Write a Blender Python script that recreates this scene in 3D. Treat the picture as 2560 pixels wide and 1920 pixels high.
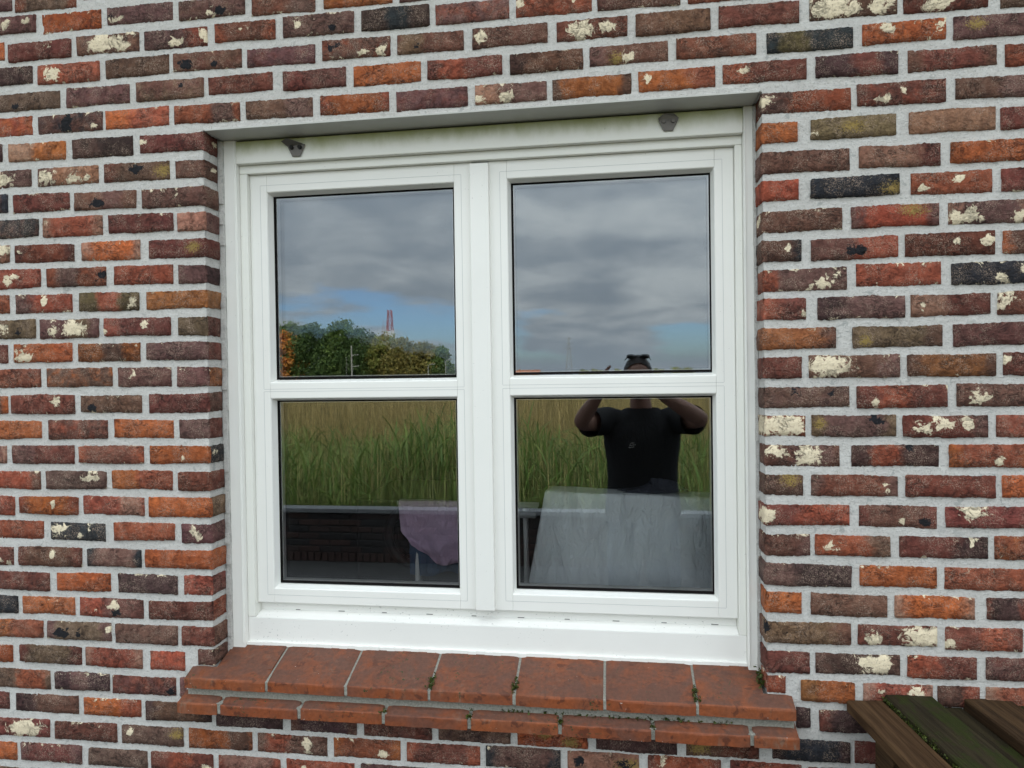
import bpy, bmesh, math, random
import numpy as np
from mathutils import Vector, Matrix

random.seed(7); rng = np.random.default_rng(11)
scene = bpy.context.scene
for o in list(bpy.data.objects): bpy.data.objects.remove(o, do_unlink=True)
COL = scene.collection
PI = math.pi

# ------------------------------------------------------------------ camera
CAM = Vector((0.0, -1.532, 1.72))
yaw, pitch, roll = -0.14343, -0.01341, -0.01455
fwd = Vector((math.sin(yaw)*math.cos(pitch), math.cos(yaw)*math.cos(pitch), math.sin(pitch)))
rt = Vector((math.cos(yaw), -math.sin(yaw), 0)); upv = rt.cross(fwd)
r2 = rt*math.cos(roll) + upv*math.sin(roll); u2 = upv*math.cos(roll) - rt*math.sin(roll)
cam = bpy.data.cameras.new('camera'); camo = bpy.data.objects.new('camera', cam); COL.objects.link(camo)
camo.matrix_world = Matrix(((r2.x, u2.x, -fwd.x, CAM.x), (r2.y, u2.y, -fwd.y, CAM.y), (r2.z, u2.z, -fwd.z, CAM.z), (0, 0, 0, 1)))
cam.sensor_fit = 'HORIZONTAL'; cam.sensor_width = 36.0; cam.lens = 36.0*1730/2560
cam.clip_start = 0.02; cam.clip_end = 3000
scene.camera = camo

# ------------------------------------------------------------------ sky, sun, exposure
SUN_EL, SUN_AZ = math.radians(34), math.radians(10)      # the sun stands behind the house (towards +y)
EXPOSURE = 0.66
world = bpy.data.worlds.new('World'); scene.world = world; world.use_nodes = True
wt = world.node_tree; wt.nodes.clear()
def N(nt, t, **kw):
    n = nt.nodes.new(t)
    for k, v in kw.items():
        if k in n.inputs.keys() if isinstance(k, str) else False: n.inputs[k].default_value = v
        else: setattr(n, k, v)
    return n
def math_(nt, op, a, b=None, c=None, clamp=False):
    n = nt.nodes.new('ShaderNodeMath'); n.operation = op; n.use_clamp = clamp
    for i, v in enumerate((a, b, c)):
        if v is None: continue
        if isinstance(v, (int, float)): n.inputs[i].default_value = v
        else: nt.links.new(v, n.inputs[i])
    return n.outputs[0]
def smooth(nt, v, lo, hi, a=0.0, b=1.0):
    n = nt.nodes.new('ShaderNodeMapRange'); n.interpolation_type = 'SMOOTHSTEP'
    for i, x in enumerate((v, lo, hi, a, b)):
        if isinstance(x, (int, float)): n.inputs[i].default_value = x
        else: nt.links.new(x, n.inputs[i])
    return n.outputs[0]
def mixc(nt, f, a, b, mode='MIX'):
    n = nt.nodes.new('ShaderNodeMix'); n.data_type = 'RGBA'; n.blend_type = mode; n.clamp_factor = True
    for s, v in ((0, f), (6, a), (7, b)):
        if isinstance(v, (int, float)): n.inputs[s].default_value = v
        elif isinstance(v, (tuple, list)): n.inputs[s].default_value = (*v[:3], 1)
        else: nt.links.new(v, n.inputs[s])
    return n.outputs[2]
def noise(nt, vec, scale, detail=4, rough=0.55, dist=0.0, w=None):
    n = nt.nodes.new('ShaderNodeTexNoise')
    if w is not None:
        n.noise_dimensions = '4D'; n.inputs['W'].default_value = w
    n.inputs['Scale'].default_value = scale; n.inputs['Detail'].default_value = detail
    n.inputs['Roughness'].default_value = rough; n.inputs['Distortion'].default_value = dist
    if vec is not None: nt.links.new(vec, n.inputs['Vector'])
    return n.outputs['Fac']
def mapped(nt, vec, scale=(1, 1, 1), loc=(0, 0, 0), rot=(0, 0, 0)):
    n = nt.nodes.new('ShaderNodeMapping'); n.inputs['Scale'].default_value = scale
    n.inputs['Location'].default_value = loc; n.inputs['Rotation'].default_value = rot
    nt.links.new(vec, n.inputs['Vector']); return n.outputs[0]

sky = wt.nodes.new('ShaderNodeTexSky'); sky.sky_type = 'NISHITA'; sky.sun_disc = False
sky.sun_elevation = SUN_EL; sky.sun_rotation = SUN_AZ
tc = wt.nodes.new('ShaderNodeTexCoord'); sx = wt.nodes.new('ShaderNodeSeparateXYZ'); wt.links.new(tc.outputs['Generated'], sx.inputs[0])
zc = math_(wt, 'ADD', math_(wt, 'MAXIMUM', sx.outputs[2], 0.0), 0.20)
cx = wt.nodes.new('ShaderNodeCombineXYZ')
wt.links.new(math_(wt, 'DIVIDE', sx.outputs[0], zc), cx.inputs[0]); wt.links.new(math_(wt, 'DIVIDE', sx.outputs[1], zc), cx.inputs[1])
P0 = cx.outputs[0]
big = noise(wt, mapped(wt, P0, (1, 1, 1), (5.4, -2.4, 0)), 0.95, 7, 0.55, 0.25)
fine = noise(wt, mapped(wt, P0, (1, 1, 1), (13.4, 5.5, 0)), 2.6, 8, 0.55, 0.35)
lum = math_(wt, 'ADD', math_(wt, 'MULTIPLY', big, 0.55), math_(wt, 'MULTIPLY', fine, 0.45))
ccol = mixc(wt, smooth(wt, lum, 0.40, 0.64), (6.5, 7.4, 8.3), (12.6, 13.2, 13.3))
hz = smooth(wt, sx.outputs[2], 0.0, 0.10, 1.0, 0.0)
ccol = mixc(wt, math_(wt, 'MULTIPLY', hz, 0.75), ccol, (8.4, 9.6, 10.7))
gap = noise(wt, mapped(wt, P0, (1, 1, 1), (5.0, 8.3, 0)), 0.85, 5, 0.5, 0.2)
low = smooth(wt, sx.outputs[2], 0.03, 0.19, 0.115, -0.16)       # the cover breaks up towards the horizon, all round
cover = smooth(wt, math_(wt, 'ADD', gap, low), 0.585, 0.66, 1.0, 0.0)
skyc = mixc(wt, 1.0, sky.outputs[0], (1.15, 1.45, 1.9), 'MULTIPLY')
grad = math_(wt, 'ADD', math_(wt, 'MULTIPLY', math_(wt, 'MAXIMUM', sx.outputs[2], 0.0), 1.0), 0.80)      # an overcast sky grows brighter towards the zenith
vm = wt.nodes.new('ShaderNodeVectorMath'); vm.operation = 'SCALE'; wt.links.new(ccol, vm.inputs[0]); wt.links.new(grad, vm.inputs['Scale']); ccol = vm.outputs[0]
cover = math_(wt, 'MAXIMUM', cover, smooth(wt, sx.outputs[2], 0.008, 0.035, 1.0, 0.0))
wcol = mixc(wt, cover, skyc, ccol)
bg = wt.nodes.new('ShaderNodeBackground'); bg.inputs['Strength'].default_value = 0.1
wo = wt.nodes.new('ShaderNodeOutputWorld'); wt.links.new(wcol, bg.inputs['Color']); wt.links.new(bg.outputs[0], wo.inputs['Surface'])

sun = bpy.data.lights.new('sun', 'SUN'); sun.energy = 5.0; sun.angle = math.radians(0.53); sun.color = (1.0, 0.94, 0.84)
suno = bpy.data.objects.new('sun', sun); COL.objects.link(suno); suno.location = (0, 10, 12)
sd = Vector((math.sin(SUN_AZ)*math.cos(SUN_EL), math.cos(SUN_AZ)*math.cos(SUN_EL), math.sin(SUN_EL)))
suno.rotation_euler = sd.to_track_quat('Z', 'Y').to_euler()
vs = scene.view_settings; vs.view_transform = 'Standard'; vs.look = 'None'; vs.exposure = EXPOSURE; vs.gamma = 1.0; vs.use_curve_mapping = False
scene.render.engine = 'CYCLES'
scene.cycles.max_bounces = 10; scene.cycles.transparent_max_bounces = 16; scene.cycles.glossy_bounces = 6; scene.cycles.diffuse_bounces = 4
scene.cycles.use_denoising = True; scene.cycles.sample_clamp_indirect = 8.0

# ------------------------------------------------------------------ helpers
def tag(o, label=None, cat=None, group=None, kind=None):
    if label: o['label'] = label
    if cat: o['category'] = cat
    if group: o['group'] = group
    if kind: o['kind'] = kind
    return o
def empty(name, loc=(0, 0, 0), label=None, cat=None, group=None, rz=0.0):
    o = bpy.data.objects.new(name, None); COL.objects.link(o); o.location = loc; o.rotation_euler = (0, 0, rz)
    o.empty_display_size = 0.1
    return tag(o, label, cat, group)
def link(name, me, parent=None, mat=None, local=False):
    o = bpy.data.objects.new(name, me); COL.objects.link(o)
    if mat: me.materials.append(mat)
    if parent:
        o.parent = parent
        if not local and parent.parent is None: o.matrix_parent_inverse = parent.matrix_basis.inverted()
    return o
class MB:
    def __init__(s): s.v = []; s.f = []
    def quad(s, *p):
        n = len(s.v); s.v += [tuple(q) for q in p]; s.f.append(tuple(range(n, n+len(p))))
    def box(s, x0, x1, y0, y1, z0, z1):
        n = len(s.v)
        s.v += [(x0, y0, z0), (x1, y0, z0), (x1, y1, z0), (x0, y1, z0), (x0, y0, z1), (x1, y0, z1), (x1, y1, z1), (x0, y1, z1)]
        s.f += [tuple(n+i for i in q) for q in ((3, 2, 1, 0), (4, 5, 6, 7), (0, 1, 5, 4), (1, 2, 6, 5), (2, 3, 7, 6), (3, 0, 4, 7))]
        return s
    def obox(s, c, ax, ay, az):
        """box round centre c with half axes ax, ay, az"""
        n = len(s.v); c, ax, ay, az = map(Vector, (c, ax, ay, az))
        for k in (-1, 1):
            for i, j in ((-1, -1), (1, -1), (1, 1), (-1, 1)): s.v.append(tuple(c+ax*i+ay*j+az*k))
        s.f += [tuple(n+i for i in q) for q in ((3, 2, 1, 0), (4, 5, 6, 7), (0, 1, 5, 4), (1, 2, 6, 5), (2, 3, 7, 6), (3, 0, 4, 7))]
        return s
    def bar(s, a, b, w, h=None):
        a, b = Vector(a), Vector(b); d = (b-a); L = d.length; d.normalize()
        q = d.orthogonal().normalized() if abs(d.z) > 0.95 else d.cross(Vector((0, 0, 1))).normalized()
        return s.obox((a+b)/2, d*L/2, q*w/2, d.cross(q)*(h or w)/2)
    def tube(s, pts, rad, seg=10, caps=True, flat=1.0, ref=None):
        """loft of rings along pts; rad per point (number or (ra, rb))"""
        n0 = len(s.v); pts = [Vector(p) for p in pts]; m = len(pts)
        q = None
        for i, p in enumerate(pts):
            d = (pts[min(i+1, m-1)]-pts[max(i-1, 0)]).normalized()
            if q is None:
                q = Vector(ref) if ref else d.orthogonal()
            q = (q-d*q.dot(d)).normalized(); e = d.cross(q)
            ra, rb = rad[i] if isinstance(rad[i], tuple) else (rad[i], rad[i]*flat)
            for k in range(seg):
                t = 2*PI*k/seg; s.v.append(tuple(p+q*ra*math.cos(t)+e*rb*math.sin(t)))
        for i in range(m-1):
            for k in range(seg):
                a = n0+i*seg+k; b = n0+i*seg+(k+1) % seg; s.f.append((a, b, b+seg, a+seg))
        if caps:
            s.f.append(tuple(n0+k for k in reversed(range(seg)))); s.f.append(tuple(n0+(m-1)*seg+k for k in range(seg)))
        return s
    def ring(s, x0, x1, z0, z1, prof, inset=(1, 1, 1, 1)):
        """sweep a profile [(inset, y)...] round a rectangle with mitred corners"""
        n0 = len(s.v); m = len(prof)
        for d, y in prof:
            a, b, c, e = [d*k for k in inset]
            s.v += [(x0+a, y, z0+c), (x1-b, y, z0+c), (x1-b, y, z1-e), (x0+a, y, z1-e)]
        for i in range(m-1):
            for k in range(4):
                a = n0+i*4+k; b = n0+i*4+(k+1) % 4; s.f.append((a, b, b+4, a+4))
        return s
    def mesh(s, name, bevel=0, smooth=False, seg=2, recalc=True):
        me = bpy.data.meshes.new(name); me.from_pydata(s.v, [], s.f); me.validate()
        bm = bmesh.new(); bm.from_mesh(me)
        if recalc: bmesh.ops.recalc_face_normals(bm, faces=bm.faces)
        if bevel: bmesh.ops.bevel(bm, geom=[e for e in bm.edges if e.is_manifold and e.calc_face_angle(0) > 0.5], offset=bevel, segments=seg, affect='EDGES', profile=0.6)
        if smooth:
            for f in bm.faces: f.smooth = True
        bm.to_mesh(me); bm.free(); return me
    def obj(s, name, mat, parent=None, bevel=0, smooth=False, local=False, **k):
        return link(name, s.mesh(name, bevel, smooth, **k), parent, mat, local)

# ------------------------------------------------------------------ materials
def mat(name):
    m = bpy.data.materials.new(name); m.use_nodes = True; nt = m.node_tree
    return m, nt, nt.nodes['Principled BSDF']
def geo(nt): return nt.nodes.new('ShaderNodeNewGeometry').outputs['Position']
def objc(nt): return nt.nodes.new('ShaderNodeTexCoord').outputs['Object']
def attr(nt, name): 
    n = nt.nodes.new('ShaderNodeAttribute'); n.attribute_name = name; return n
def bump(nt, b, h, strength=0.5, dist=0.002):
    n = nt.nodes.new('ShaderNodeBump'); n.inputs['Strength'].default_value = strength; n.inputs['Distance'].default_value = dist
    nt.links.new(h, n.inputs['Height']); nt.links.new(n.outputs[0], b.inputs['Normal'])
def plain(name, col, rough=0.6, metal=0.0, var=0.15, scale=30, bmp=0.0, bd=0.002, stretch=(1, 1, 1), spec=None):
    m, nt, b = mat(name); p = mapped(nt, geo(nt), stretch)
    n = noise(nt, p, scale, 6, 0.6)
    c = mixc(nt, n, [x*(1-var) for x in col], [min(1, x*(1+var)) for x in col])
    nt.links.new(c, b.inputs['Base Color']); b.inputs['Roughness'].default_value = rough; b.inputs['Metallic'].default_value = metal
    if spec is not None: b.inputs['Specular IOR Level'].default_value = spec
    if bmp: bump(nt, b, noise(nt, p, scale*3, 5, 0.6), bmp, bd)
    return m

def brick_material():
    m, nt, b = mat('handmade_brick'); g = geo(nt)
    a, c2, fx = attr(nt, 'ca'), attr(nt, 'cb'), attr(nt, 'fx')
    sp = nt.nodes.new('ShaderNodeSeparateColor'); nt.links.new(fx.outputs['Color'], sp.inputs[0])
    cream, black, yel, mx = sp.outputs[0], sp.outputs[1], sp.outputs[2], fx.outputs['Alpha']
    n1 = noise(nt, g, 34, 6, 0.6, 0.4)
    base = mixc(nt, smooth(nt, math_(nt, 'ADD', mx, math_(nt, 'MULTIPLY', math_(nt, 'SUBTRACT', n1, 0.5), 1.1)), 0.3, 0.7), a.outputs['Color'], c2.outputs['Color'])
    n2 = noise(nt, g, 150, 6, 0.7)
    base = mixc(nt, 1.0, base, mixc(nt, n2, (0.45, 0.45, 0.45), (1.5, 1.5, 1.5)), 'MULTIPLY')
    big = noise(nt, g, 55, 5, 0.6, 0.5); base = mixc(nt, 1.0, base, mixc(nt, smooth(nt, big, 0.3, 0.7), (0.76, 0.72, 0.72), (1.42, 1.42, 1.40)), 'MULTIPLY')
    # sanded grains and pale dust
    n3 = noise(nt, g, 420, 4, 0.7); n4 = noise(nt, g, 22, 4, 0.6, 0.3)
    dust = math_(nt, 'MULTIPLY', smooth(nt, n3, 0.47, 0.64), smooth(nt, n4, 0.38, 0.64))
    base = mixc(nt, math_(nt, 'MULTIPLY', dust, 0.80), base, (0.46, 0.34, 0.26))
    # folds of the thrown clay
    fold = noise(nt, mapped(nt, g, (1.0, 1.0, 1.55), (0, 0, 0), (0, 0.35, 0)), 36, 7, 0.68, 1.3)
    ridge = math_(nt, 'ABSOLUTE', math_(nt, 'SUBTRACT', fold, 0.5))
    crack = smooth(nt, ridge, 0.0, 0.020, 1.0, 0.0)
    crack = math_(nt, 'MULTIPLY', crack, smooth(nt, noise(nt, g, 16, 2), 0.47, 0.60))
    base = mixc(nt, math_(nt, 'MULTIPLY', crack, 0.75), base, (0.025, 0.016, 0.014))
    pit = smooth(nt, noise(nt, g, 210, 2, 0.5), 0.72, 0.78)
    base = mixc(nt, math_(nt, 'MULTIPLY', pit, 0.7), base, (0.03, 0.02, 0.02))
    rag = math_(nt, 'MULTIPLY', math_(nt, 'SUBTRACT', noise(nt, g, 48, 8, 0.72, 0.8), 0.5), 2.6)
    fy = smooth(nt, math_(nt, 'ADD', yel, math_(nt, 'MULTIPLY', math_(nt, 'SUBTRACT', noise(nt, g, 300, 4, 0.7), 0.5), 2.2)), 0.5, 0.95)
    base = mixc(nt, math_(nt, 'MULTIPLY', fy, smooth(nt, yel, 0.02, 0.2)), base, (0.36, 0.25, 0.075))
    fk = math_(nt, 'MULTIPLY', smooth(nt, math_(nt, 'ADD', black, rag), 0.46, 0.56), smooth(nt, black, 0.02, 0.2))
    base = mixc(nt, fk, base, (0.018, 0.018, 0.022))
    fc = math_(nt, 'MULTIPLY', smooth(nt, math_(nt, 'ADD', cream, rag), 0.46, 0.56), smooth(nt, cream, 0.02, 0.2))
    fc = math_(nt, 'MULTIPLY', fc, smooth(nt, noise(nt, g, 260, 5, 0.7), 0.28, 0.48, 0.35, 1.0))
    base = mixc(nt, fc, base, mixc(nt, n2, (0.66, 0.55, 0.38), (0.90, 0.79, 0.58)))
    nt.links.new(base, b.inputs['Base Color']); b.inputs['Roughness'].default_value = 0.88
    b.inputs['Specular IOR Level'].default_value = 0.3
    h = math_(nt, 'ADD', math_(nt, 'MULTIPLY', fold, 1.5), math_(nt, 'MULTIPLY', n2, 1.0))
    h = math_(nt, 'MULTIPLY', h, math_(nt, 'SUBTRACT', 1.0, math_(nt, 'MULTIPLY', fc, 0.6))); h = math_(nt, 'SUBTRACT', h, math_(nt, 'MULTIPLY', crack, 0.9)); h = math_(nt, 'ADD', h, math_(nt, 'MULTIPLY', fc, 0.75))
    h = math_(nt, 'SUBTRACT', h, math_(nt, 'MULTIPLY', pit, 0.4))
    bump(nt, b, h, 1.0, 0.0075)
    return m
def mortar_material():
    m, nt, b = mat('lime_mortar'); g = geo(nt)
    n1 = noise(nt, g, 9, 5, 0.6, 0.3); n2 = noise(nt, g, 300, 5, 0.75); n3 = noise(nt, mapped(nt, g, (1, 1, 1.7)), 52, 7, 0.66, 0.6)
    c = mixc(nt, n1, (0.50, 0.485, 0.46), (0.63, 0.615, 0.585))
    c = mixc(nt, smooth(nt, n3, 0.35, 0.7), c, mixc(nt, n1, (0.56, 0.55, 0.525), (0.71, 0.70, 0.67)))
    c = mixc(nt, smooth(nt, n2, 0.50, 0.70, 0.0, 0.62), c, (0.23, 0.23, 0.22))
    damp = math_(nt, 'MULTIPLY', smooth(nt, noise(nt, g, 62, 4, 0.55, 0.4), 0.60, 0.66), smooth(nt, noise(nt, g, 5, 2), 0.42, 0.6))
    c = mixc(nt, math_(nt, 'MULTIPLY', damp, 0.6), c, (0.31, 0.325, 0.315))
    nt.links.new(c, b.inputs['Base Color']); b.inputs['Roughness'].default_value = 0.95; b.inputs['Specular IOR Level'].default_value = 0.2
    bump(nt, b, math_(nt, 'ADD', math_(nt, 'MULTIPLY', n3, 1.2), math_(nt, 'MULTIPLY', n2, 0.9)), 0.9, 0.0035)
    return m
def paint_material(name, col, algae_shade=0.0, rough=0.38, dirt=0.0):
    m, nt, b = mat(name); g = geo(nt)
    n1 = noise(nt, g, 7, 4, 0.6); c = mixc(nt, n1, [x*0.95 for x in col], [min(1, x*1.03) for x in col])
    speck = math_(nt, 'MULTIPLY', smooth(nt, noise(nt, mapped(nt, g, (1, 1, 1.6)), 160, 2, 0.4), 0.725-dirt, 0.75-dirt), smooth(nt, noise(nt, g, 9, 3), 0.50-dirt, 0.64-dirt))
    c = mixc(nt, math_(nt, 'MULTIPLY', speck, 0.55), c, (0.30, 0.30, 0.29))
    if algae_shade:
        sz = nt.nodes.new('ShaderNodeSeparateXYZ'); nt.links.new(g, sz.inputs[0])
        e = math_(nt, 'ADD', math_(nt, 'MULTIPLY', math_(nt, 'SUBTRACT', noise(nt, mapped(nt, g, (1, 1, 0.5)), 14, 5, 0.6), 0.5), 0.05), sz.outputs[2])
        f = smooth(nt, e, 2.262, 2.310, 0.0, algae_shade)
        c = mixc(nt, f, c, (0.30, 0.32, 0.10))  # green algae, strengthened in colour to carry contact shade under the plate
    nt.links.new(c, b.inputs['Base Color']); b.inputs['Roughness'].default_value = rough
    bump(nt, b, noise(nt, mapped(nt, g, (1, 1, 1)), 55, 4, 0.6), 0.12, 0.001)
    return m
def tile_material():
    m, nt, b = mat('glazed_terracotta'); g = geo(nt)
    oi = nt.nodes.new('ShaderNodeObjectInfo')
    n1 = noise(nt, g, 13, 5, 0.6, 0.5); n2 = noise(nt, g, 120, 5, 0.65); n3 = noise(nt, mapped(nt, g, (1, 1, 0.35)), 60, 4, 0.6)
    c = mixc(nt, smooth(nt, n1, 0.35, 0.65), (0.215, 0.060, 0.024), (0.120, 0.050, 0.034))
    c = mixc(nt, math_(nt, 'MULTIPLY', oi.outputs['Random'], 0.55), c, (0.270, 0.078, 0.026))
    c = mixc(nt, 1.0, c, mixc(nt, n2, (0.45, 0.45, 0.45), (1.5, 1.5, 1.5)), 'MULTIPLY')
    wet = smooth(nt, noise(nt, mapped(nt, g, (1, 1.6, 1)), 38, 4, 0.6, 0.4), 0.56, 0.62)
    c = mixc(nt, math_(nt, 'MULTIPLY', wet, 0.7), c, (0.075, 0.026, 0.016))
    sc = smooth(nt, noise(nt, mapped(nt, g, (1, 1, 1)), 170, 3, 0.5), 0.735, 0.76)
    c = mixc(nt, math_(nt, 'MULTIPLY', sc, 0.8), c, (0.60, 0.58, 0.54))
    gr = math_(nt, 'MULTIPLY', smooth(nt, n3, 0.5, 0.7), smooth(nt, noise(nt, g, 7, 3), 0.5, 0.7))
    c = mixc(nt, math_(nt, 'MULTIPLY', gr, 0.55), c, (0.20, 0.18, 0.14))
    nz = nt.nodes.new('ShaderNodeSeparateXYZ'); nt.links.new(nt.nodes.new('ShaderNodeNewGeometry').outputs['True Normal'], nz.inputs[0])
    grime = math_(nt, 'MULTIPLY', smooth(nt, nz.outputs[2], 0.6, 0.92), smooth(nt, noise(nt, g, 18, 6, 0.65, 0.6), 0.32, 0.62, 0.10, 0.9))      # dirt settled on the upward faces
    c = mixc(nt, grime, c, mixc(nt, n2, (0.062, 0.033, 0.025), (0.160, 0.078, 0.056)))
    ms = math_(nt, 'MULTIPLY', smooth(nt, noise(nt, g, 140, 4, 0.6), 0.60, 0.66), smooth(nt, noise(nt, g, 8, 3, 0.5, 0.4), 0.52, 0.62))
    c = mixc(nt, ms, c, (0.035, 0.05, 0.02))
    nt.links.new(c, b.inputs['Base Color'])
    nt.links.new(smooth(nt, n1, 0.3, 0.7, 0.42, 0.7), b.inputs['Roughness']); b.inputs['Specular IOR Level'].default_value = 0.22
    bump(nt, b, math_(nt, 'ADD', n2, math_(nt, 'MULTIPLY', ms, 1.5)), 0.4, 0.0015)
    return m
def glass_material(name, base):
    m, nt, b = mat(name); nt.nodes.remove(b); out = nt.nodes['Material Output']
    t = nt.nodes.new('ShaderNodeBsdfTransparent'); t.inputs[0].default_value = (0.97, 0.98, 0.975, 1)
    gl = nt.nodes.new('ShaderNodeBsdfGlossy'); gl.inputs['Roughness'].default_value = 0.0; gl.inputs['Color'].default_value = (0.89, 0.955, 1, 1)
    fr = nt.nodes.new('ShaderNodeFresnel'); fr.inputs[0].default_value = 1.5
    f = math_(nt, 'ADD', math_(nt, 'MULTIPLY', fr.outputs[0], 1.3), base, clamp=True)
    mx = nt.nodes.new('ShaderNodeMixShader'); nt.links.new(f, mx.inputs[0]); nt.links.new(t.outputs[0], mx.inputs[1]); nt.links.new(gl.outputs[0], mx.inputs[2])
    nt.links.new(mx.outputs[0], out.inputs[0]); return m
def wood_material(name, c0, c1, moss=0.0, rough=0.75):
    m, nt, b = mat(name); o = objc(nt)
    n1 = noise(nt, mapped(nt, o, (1, 0.05, 1)), 55, 5, 0.6, 1.2); n2 = noise(nt, mapped(nt, o, (1, 0.03, 1)), 230, 4, 0.6); n3 = noise(nt, mapped(nt, o, (1, 0.45, 1)), 22, 6, 0.62, 0.5)
    c = mixc(nt, smooth(nt, n1, 0.35, 0.65), c0, c1); c = mixc(nt, 1.0, c, mixc(nt, n2, (0.6, 0.6, 0.6), (1.3, 1.3, 1.3)), 'MULTIPLY')
    if moss:
        f = smooth(nt, math_(nt, 'ADD', n3, math_(nt, 'MULTIPLY', math_(nt, 'SUBTRACT', noise(nt, o, 130, 4, 0.7), 0.5), 0.35)), 0.60-moss*0.22, 0.74-moss*0.18)
        c = mixc(nt, f, c, mixc(nt, n2, (0.010, 0.014, 0.005), (0.034, 0.041, 0.009)))
    nt.links.new(c, b.inputs['Base Color']); b.inputs['Roughness'].default_value = rough; b.inputs['Specular IOR Level'].default_value = 0.12
    bump(nt, b, math_(nt, 'ADD', n1, n2), 0.6, 0.002)
    return m
def leaf_material(name, trans=0.35):
    m, nt, b = mat(name); a = attr(nt, 'lc')
    nt.links.new(a.outputs['Color'], b.inputs['Base Color']); b.inputs['Roughness'].default_value = 0.55
    b.inputs['Specular IOR Level'].default_value = 0.3
    tr = nt.nodes.new('ShaderNodeBsdfTranslucent'); nt.links.new(a.outputs['Color'], tr.inputs[0])
    mx = nt.nodes.new('ShaderNodeMixShader'); mx.inputs[0].default_value = trans
    nt.links.new(b.outputs[0], mx.inputs[1]); nt.links.new(tr.outputs[0], mx.inputs[2]); nt.links.new(mx.outputs[0], nt.nodes['Material Output'].inputs[0])
    return m
M_BRICK, M_MORTAR = brick_material(), mortar_material()
M_WHITE = paint_material('white_paint', (0.82, 0.815, 0.775)); M_HEAD = paint_material('white_paint_weathered_shade', (0.79, 0.79, 0.735), 0.9)
M_RAILW = paint_material('white_paint_spattered', (0.81, 0.805, 0.77), 0, 0.38, 0.05)
M_SOFFIT = paint_material('coated_metal', (0.46, 0.46, 0.43), 0.0, 0.45)
M_TILE = tile_material(); M_BLACK = plain('black_rubber', (0.008, 0.007, 0.007), 0.7, spec=0.05); M_SPACER = plain('spacer_aluminium', (0.55, 0.53, 0.52), 0.45, 0.3)
M_G1, M_G2 = glass_material('window_glass', 0.120), glass_material('window_glass_inner', 0.0)
M_STEEL = plain('stainless_steel', (0.12, 0.11, 0.10), 0.45, 0.6); M_DARK = plain('dark_hole', (0.01, 0.01, 0.01), 0.8)

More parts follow.
